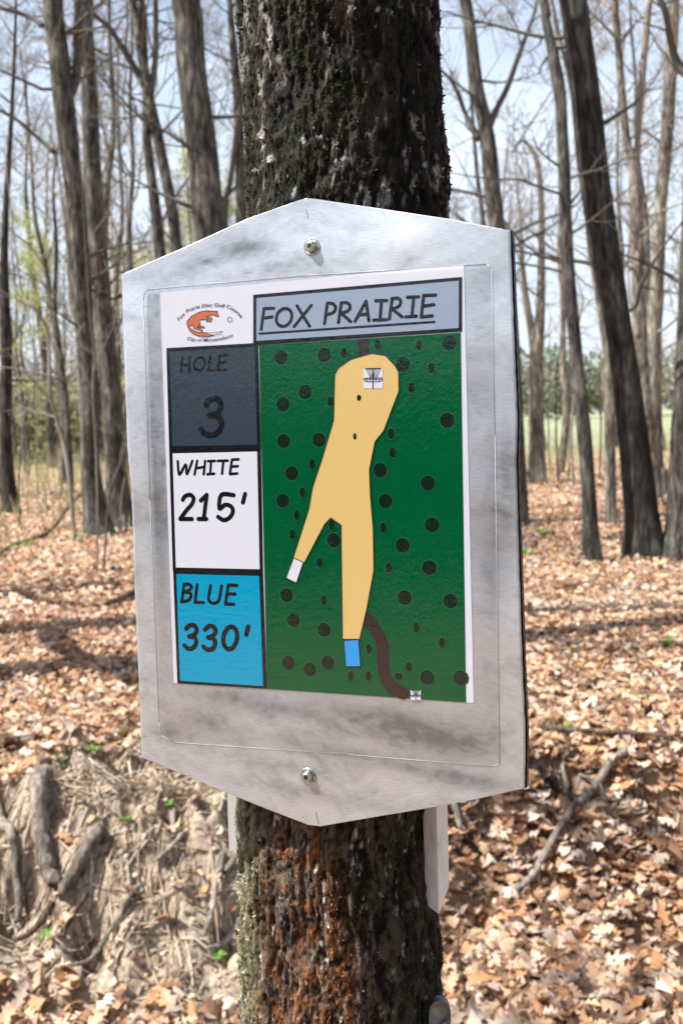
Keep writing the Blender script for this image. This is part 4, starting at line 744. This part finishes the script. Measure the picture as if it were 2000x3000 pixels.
# metal plate: a fine grid between the two edge chains, with worn and greasy patches
Lc = sorted(DATA['chainL'], key=lambda p: p[1]); Rc = sorted(DATA['chainR'], key=lambda p: p[1])
top, bot = min(Lc[0][1], Rc[0][1]), max(Lc[-1][1], Rc[-1][1])
yk = sorted(set([top+.02, bot-.02]+[p[1] for p in Lc+Rc if top < p[1] < bot]+list(np.linspace(top+.3, bot-.3, 230))))
yk = np.array(yk); xl = np.interp(yk, [p[1] for p in Lc], [p[0] for p in Lc]); xr = np.interp(yk, [p[1] for p in Rc], [p[0] for p in Rc])
xl = xl+.35*(vn(yk*.25, 0*yk, 0*yk, 3)-.5); xr = xr+.35*(vn(yk*.25, 0*yk+9, 0*yk, 3)-.5)
nc = 160; U = np.linspace(0, 1, nc)
PX = xl[:, None]*(1-U)+xr[:, None]*U; PY = np.repeat(yk[:, None], nc, 1)
PX, PY = PX*1.7, PY*1.7
WX = PX+34*(fbm(PX/45, PY/45, 0*PX, 61)-.5); WY = PY+40*(fbm(PX/38, PY/38, 0*PX, 62)-.5)
G = .5*fbm(WX/30, WY/13, 0*PX, 5, 4)+.2*fbm(WX/7, WY/3, 0*PX, 15, 3)+.3*fbm(PX/42, PY/42, 0*PX, 25)
FB = fbm(PX/5, PY/1.1, 0*PX, 81, 3)
gr = np.clip((G-.45)*2.8, 0, 1)*(.1+.8*FB)+.2*np.clip((np.abs(fbm(WX/22, WY/12, 0*PX, 71)-.5)-.0)*-14+.5, 0, 1)*np.clip((G-.42)*6, 0, 1)
smg = [(95, -8, 20, 5, .35), (60, -22, 16, 5, .5), (38, -18, 12, 4, .45), (20, -15, 10, 4, .4), (75, -25, 20, 4, .4), (150, -30, 14, 3, .25), (240, 130, 8, 40, .5), (232, 180, 9, 50, .35), (-12, 120, 6, 60, .3), (-8, 200, 6, 40, .25),
       (160, 290, 50, 9, .5), (60, 285, 50, 6, .5), (190, 300, 40, 10, .6), (25, 300, 20, 8, .5), (75, 325, 45, 6, .4), (150, 318, 60, 6, .45), (215, 325, 25, 7, .6), (110, 345, 60, 5, .3), (-5, 310, 14, 9, .5)]
PX, PY = PX/1.7, PY/1.7
gr = gr+.42*sst(-11.5, -10.3, PX)*(1-sst(-1.5, 0, PX))*(1-sst(150, 215, PY))*sst(-4, 4, PY)*(.5+FB)
for x, y, sx, sy, a in smg: gr = gr+1.15*a*np.exp(-((PX-x)/sx)**2-((PY-y-.35*(PX-x)*.3)/sy)**2)*(.4+1.2*fbm(PX/6, PY/3, 0*PX, 35))
gr = np.clip(gr, 0, 1)
def rc_(i): return i
V = []
for rr0 in (0.0, 1.5):
    V.append(np.stack([PX.ravel()/1000, np.full(PX.size, rr0/1000), -PY.ravel()/1000], 1))
nr = len(yk); V = np.concatenate(V); i, j = np.meshgrid(np.arange(nr-1), np.arange(nc-1), indexing='ij'); q = (i*nc+j).ravel()
F = [np.stack([q, q+nc, q+nc+1, q+1], 1), np.stack([q, q+1, q+nc+1, q+nc], 1)+nr*nc]
ring = [k for k in range(nc)]+[r_*nc+nc-1 for r_ in range(1, nr)]+[(nr-1)*nc+k for k in range(nc-2, -1, -1)]+[r_*nc for r_ in range(nr-2, 0, -1)]
ring = np.array(ring); r2 = np.roll(ring, -1)
F.append(np.stack([ring, r2, r2+nr*nc, ring+nr*nc], 1))
M_al, t, b = mat('scuffed_aluminium', (.8, .8, .82), .4, .78)
sp = N(t, 'ShaderNodeSeparateColor'); t.links.new(attr(t), sp.inputs[0])
scr = noise_tex(t, 130, 3, coords(t, (1.1, 1, 12)), .75); scr2 = noise_tex(t, 9, 2, coords(t, (1, 1, 1.7)), .45)
base = mixc(t, sp.outputs[0], (.60, .64, .69), (.24, .26, .285)); base = mixc(t, 1., base, ramp(t, scr, [(.32, (.84, .84, .84)), (.5, (1., 1., 1.)), (.68, (1.14, 1.14, 1.14))]), 'MULTIPLY')
t.links.new(base, b.inputs['Base Color'])
mr = N(t, 'ShaderNodeMapRange'); mr.inputs[3].default_value = .22; mr.inputs[4].default_value = .52; t.links.new(scr2, mr.inputs[0]); t.links.new(mr.outputs[0], b.inputs['Roughness'])
ad = N(t, 'ShaderNodeMath', operation='MULTIPLY_ADD'); ad.inputs[1].default_value = .02; t.links.new(scr, ad.inputs[0]); t.links.new(scr2, ad.inputs[2]); bump(t, b, ad.outputs[0], .006, .5)
make('metal_plate', V, np.concatenate(F), M_al, sign, cols=np.repeat(np.stack([gr.ravel()]*3, 1)[None], 2, 0).reshape(-1, 3))

# corrugated backing board
M_bb, t, b = mat('black_corrugated_board', (.012, .013, .018), .5); M_fl, t, b = mat('board_flute', (.12, .14, .17), .5)
mb = MB(); ol = [(x-.3, y) for x, y in Lc[::1]]; orr = [(x+1.1, y) for x, y in Rc[::-1]]; poly = ol+orr
V = [mm(p, 1.6) for p in poly]+[mm(p, 7.4) for p in poly]; n = len(poly)
mb.add(V, [tuple(range(n)), tuple(range(2*n-1, n-1, -1))]+[(k, (k+1) % n, (k+1) % n+n, k+n) for k in range(n)], 0)
ry = np.arange(-22, 335, 4.2)
for k, y in enumerate(ry):
    x = np.interp(y, [p[1] for p in Rc], [p[0] for p in Rc])+1.1
    x2 = np.interp(y+4.2, [p[1] for p in Rc], [p[0] for p in Rc])+1.1
    a, b_ = (2.2, 6.8) if k % 2 else (6.8, 2.2)
    p, q_ = Vector(mm((x+.12, y), a)), Vector(mm((x2+.12, y+4.2), b_)); mb.tube([p, q_], [.00022, .00022], 4, 1)
mb.build('backing_board', [M_bb, M_fl], sign)

mb = MB(); flat(mb, DATA['sheet'], -.25, 0)
S = DATA['sheet']; x0, y0, x1, y1 = S[0][0], S[0][1], S[1][0], S[2][1]
sheet = mb.build('printed_sheet', [M_paper], sign)
def panel(name, boxes, fill, txt, depth=-.45):
    mb = MB(); flat(mb, boxes[0], depth, 0); flat(mb, boxes[1], depth-.06, fill)
    for w, P in txt: stroke(mb, smoothline(P) if len(P) > 4 else P, w, depth-.12, 0)
    return mb.build(name, INK, sheet)
B = DATA['box']; T = DATA['text']
panel('title_panel', B['title'], 3, T['title'], -.48)
panel('hole_panel', B['hole'], 2, T['hole'], -.46)
panel('white_tee_panel', B['white'], 1, T['white'], -.44)
panel('blue_tee_panel', B['blue'], 4, T['blue'], -.42)
# course map
mb = MB(); flat(mb, DATA['green'], -.40, 5)
for i, (x, y, r) in enumerate(DATA['big']):
    r_ = random.Random(i)
    for k, (m_, s, dd) in enumerate(((8, 1.05, -.46), (7, .97, -.50))):
        P = []
        for a in range(60):
            t_ = 2*PI*a/60; P.append((x+r*s*math.cos(t_)*(.93+.07*abs(math.sin(t_*5.5+i))), y+r*s*math.sin(t_)*(.93+.07*abs(math.sin(t_*5.5+i)))))
        flat(mb, P, dd-.001*i, m_)
FW = DATA['fairway']
for w, P in DATA['path']: stroke(mb, smoothline(P, 6), w*.97, -.56, 10)
flat(mb, DATA['path_top'], -.56, 10)
flat(mb, FW, -.66, 6)
for P in (FW, DATA['tee_white'], DATA['tee_blue']):
    for k in range(len(P)): stroke(mb, [P[k], P[(k+1) % len(P)]], .32, -.80, 0, 4)
flat(mb, DATA['tee_white'], -.72, 1); flat(mb, DATA['tee_blue'], -.72, 9)
for i, (x, y, rx, ry_) in enumerate(DATA['small']):
    if rx < 2: P2 = [(.0, 0)]
    for m_, s, dd in ((8, 1.08, -.74), (7, .95, -.78)):
        flat(mb, [(x+rx*s*math.cos(2*PI*a/28)*(1+.05*math.sin(a*2.3+i)), y+ry_*s*math.sin(2*PI*a/28)*(1+.05*math.sin(a*1.7+i))) for a in range(28)], dd-.0005*i, m_)
for sq_, st in DATA['baskets']:
    flat(mb, sq_, -.84, 1)
    for w, P in st: stroke(mb, P, w*.62, -.90, 12, 4)
mb.build('course_map', INK, sheet)
# round emblem with the fox
mb = MB(); flat(mb, DATA['fox'], -.42, 11)
P = DATA['fox']
for k in range(len(P)): stroke(mb, [P[k], P[(k+1) % len(P)]], .26, -.48, 12, 5)
P = DATA['fox_tip']
for k in range(len(P)-1): stroke(mb, [P[k], P[k+1]], .22, -.48, 12, 5)
P = DATA['ball']
for k in range(len(P)-1): stroke(mb, [P[k], P[k+1]], .28, -.48, 12, 5)
for k in range(len(DATA['sig'])-1): stroke(mb, [DATA['sig'][k], DATA['sig'][k+1]], .12, -.48, 12, 5)
def arc_text(mb, s, arc, size, d, m, shear=0., spread=1.):
    cu = bpy.data.curves.new('lettering', 'FONT'); cu.body = s; cu.size = 1; cu.shear = shear; cu.space_character = spread; cu.offset = .01
    o = bpy.data.objects.new('lettering', cu); C.objects.link(o); bpy.context.view_layer.update()
    dg = bpy.context.evaluated_depsgraph_get(); me = bpy.data.meshes.new_from_object(o.evaluated_get(dg))
    xs = [v.co.x for v in me.vertices]; w = max(xs)-min(xs); mn = min(xs)
    arc = smoothline(arc, 6); cum = [0]
    for a, b_ in zip(arc, arc[1:]): cum.append(cum[-1]+math.hypot(b_[0]-a[0], b_[1]-a[1]))
    V = []
    for v in me.vertices:
        sl = (v.co.x-mn)/w*cum[-1]; k = min(max(int(np.searchsorted(cum, sl))-1, 0), len(arc)-2)
        f_ = (sl-cum[k])/(cum[k+1]-cum[k]+1e-9); a, b_ = arc[k], arc[k+1]; tx, ty = b_[0]-a[0], b_[1]-a[1]; L = math.hypot(tx, ty)
        px, py = a[0]+tx*f_, a[1]+ty*f_; h = v.co.y*size
        V.append(mm((px+ty/L*h, py-tx/L*h), d))
    F = []
    for p_ in me.polygons:
        a, b_, c_ = [Vector(V[q]) for q in list(p_.vertices)[:3]]
        F.append(tuple(p_.vertices) if (b_-a).cross(c_-a).y < 0 else tuple(p_.vertices)[::-1])
    mb.add(V, F, m)
    bpy.data.objects.remove(o); bpy.data.curves.remove(cu); bpy.data.meshes.remove(me)
arc_text(mb, 'Fox Prarie Disc Golf Course', DATA['arc_top'], 3.3, -.5, 12)
arc_text(mb, 'City of McLeansboro', DATA['arc_bot'], 3.1, -.5, 12, .35)
mb.build('fox_emblem', INK, sheet)

# scratches and pencil ticks on the bare metal
M_scr, t, b = mat('scratch', (.17, .18, .19), .5, .4)
for w, P in DATA['marks'][:2]:
    mb = MB(); stroke(mb, P, w*.8, -.06, 0, 8); mb.build('pencil_tick', M_scr, sign)
# laminating film over the sheet
fm = bpy.data.materials.new('clear_film'); fm.use_nodes = True; t = fm.node_tree; t.nodes.remove(t.nodes['Principled BSDF'])
tr = N(t, 'ShaderNodeBsdfTransparent'); gl = N(t, 'ShaderNodeBsdfGlossy'); gl.inputs['Roughness'].default_value = .10; tr.inputs[0].default_value = (.97, .97, .975, 1)
ge = N(t, 'ShaderNodeNewGeometry'); dt = N(t, 'ShaderNodeVectorMath', operation='DOT_PRODUCT'); t.links.new(ge.outputs['Incoming'], dt.inputs[0]); t.links.new(ge.outputs['Normal'], dt.inputs[1])
ab = N(t, 'ShaderNodeMath', operation='ABSOLUTE'); t.links.new(dt.outputs['Value'], ab.inputs[0]); om = N(t, 'ShaderNodeMath', operation='SUBTRACT'); om.inputs[0].default_value = 1; t.links.new(ab.outputs[0], om.inputs[1])
pw = N(t, 'ShaderNodeMath', operation='POWER'); t.links.new(om.outputs[0], pw.inputs[0]); pw.inputs[1].default_value = 5
fz = N(t, 'ShaderNodeMath', operation='MULTIPLY_ADD'); t.links.new(pw.outputs[0], fz.inputs[0]); fz.inputs[1].default_value = .95; fz.inputs[2].default_value = .06; mx = N(t, 'ShaderNodeMixShader')
nz = noise_tex(t, 420, 2, coords(t)); nz2 = noise_tex(t, 25, 2, coords(t)); adn = N(t, 'ShaderNodeMath', operation='MULTIPLY_ADD'); adn.inputs[1].default_value = .22
sml = N(t, 'ShaderNodeMath', operation='MULTIPLY'); sml.inputs[1].default_value = .35; t.links.new(nz2, sml.inputs[0])
t.links.new(nz, adn.inputs[0]); t.links.new(sml.outputs[0], adn.inputs[2])
bp = N(t, 'ShaderNodeBump'); bp.inputs['Distance'].default_value = .0022; bp.inputs['Strength'].default_value = .38; t.links.new(adn.outputs[0], bp.inputs['Height']); t.links.new(bp.outputs[0], gl.inputs['Normal'])
t.links.new(fz.outputs[0], mx.inputs[0]); t.links.new(tr.outputs[0], mx.inputs[1]); t.links.new(gl.outputs[0], mx.inputs[2]); t.links.new(mx.outputs[0], t.nodes['Material Output'].inputs['Surface'])
mb = MB(); FP = DATA['film']; flat(mb, FP, -1.15, 0)
M_edge, t, b = mat('film_edge', (.5, .51, .53), .3, .0)
for k in range(len(FP)):
    a, b_ = FP[k], FP[(k+1) % len(FP)]; mb.tube([mm(a, -.2), mm(b_, -.2)], [.00013, .00013], 4, 1)
mb.build('laminate_film', [fm, M_edge], sign)

# screws with washers
M_st, t, b = mat('zinc_steel', (.50, .53, .48), .32, .95); nn = noise_tex(t, 500, 3, coords(t)); t.links.new(ramp(t, nn, [(.35, (.30, .32, .27)), (.6, (.62, .66, .60))]), b.inputs['Base Color'])
M_rec, t, b = mat('recess_shade', (.03, .03, .028), .5, .6)
def lathe(mb, c, prof, n=32, m=0):
    V = []; F = []
    for r, d in prof:
        for k in range(n): a = 2*PI*k/n; V.append((c[0]+r*math.cos(a), -d, c[2]+r*math.sin(a)))
    for i in range(len(prof)-1):
        for k in range(n): F.append((i*n+k, i*n+(k+1) % n, (i+1)*n+(k+1) % n, (i+1)*n+k))
    F.append(tuple(range((len(prof)-1)*n, len(prof)*n))); mb.add(V, F, m)
for sx, sy in DATA['screws']:
    c0 = mm((sx, sy)); mb = MB()
    u = .001
    lathe(mb, c0, [(1.9*u, -30*u), (2.2*u, 1*u), (3.5*u, 1.6*u), (3.6*u, 2.3*u), (3.3*u, 3.3*u), (2.8*u, 4.0*u), (2.2*u, 4.3*u), (2.1*u, 4.3*u)])
    V = [];
    for k in range(24): a = 2*PI*k/24; r = (2.0 if (k//2) % 2 else 1.25)*u; V.append((c0[0]+r*math.cos(a), -4.36*u, c0[2]+r*math.sin(a)))
    mb.add(V, [tuple(range(24))], 1)  # flat dark star on the head stands for a shaded recess
    s_ = mb.build('screw', [M_st, M_rec], sign, smooth=True)
    mb = MB(); lathe(mb, c0, [(5.5*u, .02*u), (5.6*u, .6*u), (5.4*u, .95*u), (4.9*u, 1.05*u), (4.5*u, .75*u), (2.3*u, .75*u)], 36)
    mb.build('washer', M_st, s_, smooth=True)

# ---------------------------------------------------------------- white strips and bracket on the trunk
M_wp, t, b = mat('white_painted_wood', (.74, .74, .75), .5); n_ = noise_tex(t, 70, 6, coords(t, (1, 1, .35)), .7)
t.links.new(ramp(t, n_, [(.28, (.30, .31, .27)), (.38, (.62, .62, .62)), (.52, (.74, .74, .745)), (.7, (.80, .80, .81))]), b.inputs['Base Color'])
def prism(name, poly, y0, y1, m, label, cat, rz=0, bev=0):
    """poly in x, z; a solid slab between two depths"""
    cx = sum(p[0] for p in poly)/len(poly); cz = min(p[1] for p in poly)
    V = [(p[0]-cx, y0, p[1]-cz) for p in poly]+[(p[0]-cx, y1, p[1]-cz) for p in poly]; n = len(poly)
    F = [tuple(range(n)), tuple(range(2*n-1, n-1, -1))]+[(k, (k+1) % n, (k+1) % n+n, k+n) for k in range(n)]
    o = make(name, V, F, m); o.location = (cx, 0, cz)
    if bev:
        bm_ = o.modifiers.new('bevel', 'BEVEL'); bm_.width = bev; bm_.segments = 2
    return tag(o, label, cat)
# right strip: a square white batten standing on the trunk's right flank, its lower outer corner cut off
pl = [(.0520, .7065, 1.2393), (.0615, .6965, 1.2362), (.0710, .7100, 1.2520), (.0615, .7200, 1.2460)]
V = [(x-.0615, y-.708, z-1.236) for x, y, z in pl]+[(x-.0615, y-.708, 1.60-1.236) for x, y, z in pl]
o = make('white_batten', V, [(0, 1, 2, 3)[::-1], (4, 5, 6, 7)]+[(k, (k+1) % 4, (k+1) % 4+4, k+4) for k in range(4)], M_wp); o.location = (.0615, .708, 1.236)
bv = o.modifiers.new('bevel', 'BEVEL'); bv.width = .0008; bv.segments = 2; tag(o, 'white batten on the right side of the trunk below the sign, lower corner cut', 'batten')
prism('white_batten', [(-.0986, 1.256), (-.078, 1.256), (-.078, 1.56), (-.0955, 1.56)], .775, .795, M_wp, 'white batten end behind the left side of the trunk below the sign', 'batten', bev=.001)
M_br, t, b = mat('galvanised_bracket', (.20, .23, .27), .55, .6); n_ = noise_tex(t, 120, 5, coords(t)); t.links.new(ramp(t, n_, [(.3, (.12, .14, .17)), (.7, (.38, .40, .43))]), b.inputs['Base Color'])
br = empty('metal_bracket', (.0615, .705, 1.103)); tag(br, 'weathered grey metal bracket bolted low on the right side of the trunk', 'bracket')
mb = MB(); prof = [(-.010, -.05), (.006, -.05)]+[(-.001+.008*math.cos(a), .057+.0085*math.sin(a)) for a in np.linspace(0, PI, 12)]+[(-.010, .03)]
n = len(prof); V = [(x, -.006, z) for x, z in prof]+[(x, .001, z) for x, z in prof]
mb.add(V, [tuple(range(n)), tuple(range(2*n-1, n-1, -1))]+[(k, (k+1) % n, (k+1) % n+n, k+n) for k in range(n)])
mb.tube([(-.0045, -.0062, -.05), (-.0045, -.0075, .02), (-.001, -.0075, .045), (.003, -.0075, .05)], [.0015]*4, 6)
mb.build('plate', M_br, br)
mb = MB(); mb.tube([(.004, -.006, .034), (.004, -.013, .034)], [.0055, .0055], 6); mb.tube([(.004, -.013, .034), (.004, -.0145, .034)], [.0035, .003], 12); mb.build('bolt', M_br, br)


# ---------------------------------------------------------------- light, sky, camera
sc = bpy.context.scene
w = bpy.data.worlds.new('World'); sc.world = w; w.use_nodes = True; t = w.node_tree
sky = t.nodes.new('ShaderNodeTexSky'); sky.sky_type = 'NISHITA'; sky.sun_disc = False
EL, AZ = math.radians(57), math.radians(193)      # direction to the sun, azimuth counted from +X
sd = Vector((math.cos(EL)*math.cos(AZ), math.cos(EL)*math.sin(AZ), math.sin(EL)))
sky.sun_elevation = EL; sky.sun_rotation = math.atan2(sd.x, sd.y); sky.air_density = 1.0; sky.dust_density = 2.5; sky.ozone_density = 1.5
bg = t.nodes['Background']
tc = N(t, 'ShaderNodeTexCoord'); sx = N(t, 'ShaderNodeSeparateXYZ'); t.links.new(tc.outputs['Generated'], sx.inputs[0])
mpw = N(t, 'ShaderNodeMapping'); mpw.inputs['Scale'].default_value = (1, 1, 2.6); t.links.new(tc.outputs['Generated'], mpw.inputs['Vector'])
lo = N(t, 'ShaderNodeMapRange'); lo.inputs[1].default_value = .22; lo.inputs[2].default_value = .58; lo.inputs[3].default_value = 1; lo.inputs[4].default_value = 0; t.links.new(sx.outputs[2], lo.inputs[0])
cn = N(t, 'ShaderNodeMapRange'); cn.inputs[1].default_value = .35; cn.inputs[2].default_value = .65; cn.inputs[3].default_value = .5; cn.inputs[4].default_value = .95; t.links.new(noise_tex(t, 2.6, 6, mpw.outputs[0], .6), cn.inputs[0])
cm = N(t, 'ShaderNodeMath', operation='MULTIPLY'); t.links.new(lo.outputs[0], cm.inputs[0]); t.links.new(cn.outputs[0], cm.inputs[1])
t.links.new(mixc(t, cm.outputs[0], sky.outputs[0], (6.0, 6.7, 7.6)), bg.inputs['Color']); bg.inputs['Strength'].default_value = .09
sl = bpy.data.lights.new('sun', 'SUN'); sl.energy = 5.0; sl.angle = math.radians(.5); sl.color = (1, .975, .945)
so = bpy.data.objects.new('sun', sl); C.objects.link(so); so.rotation_euler = (-sd).to_track_quat('-Z', 'Y').to_euler()
cd = bpy.data.cameras.new('camera'); co = bpy.data.objects.new('camera', cd); C.objects.link(co); sc.camera = co
cd.sensor_fit = 'VERTICAL'; cd.sensor_height = 36; cd.sensor_width = 24; cd.lens = 35.0; cd.clip_start = .05; cd.clip_end = 3000
pt, rl = math.radians(5.4), math.radians(1.9)
fwd = Vector((0, math.cos(pt), -math.sin(pt))); up0 = Vector((0, math.sin(pt), math.cos(pt))); rt0 = Vector((1, 0, 0))
rt = rt0*math.cos(rl)-up0*math.sin(rl); up_ = rt0*math.sin(rl)+up0*math.cos(rl)
co.matrix_world = Matrix(((rt.x, up_.x, -fwd.x, 0), (rt.y, up_.y, -fwd.y, 0), (rt.z, up_.z, -fwd.z, 1.6), (0, 0, 0, 1)))
cd.dof.use_dof = True; cd.dof.focus_distance = .66; cd.dof.aperture_fstop = 14
sc.view_settings.view_transform = 'Standard'; sc.view_settings.look = 'None'; sc.view_settings.exposure = 1.1; sc.view_settings.gamma = 1
sc.cycles.max_bounces = 8; sc.cycles.transparent_max_bounces = 8; sc.cycles.use_denoising = True; sc.cycles.caustics_reflective = False; sc.cycles.caustics_refractive = False
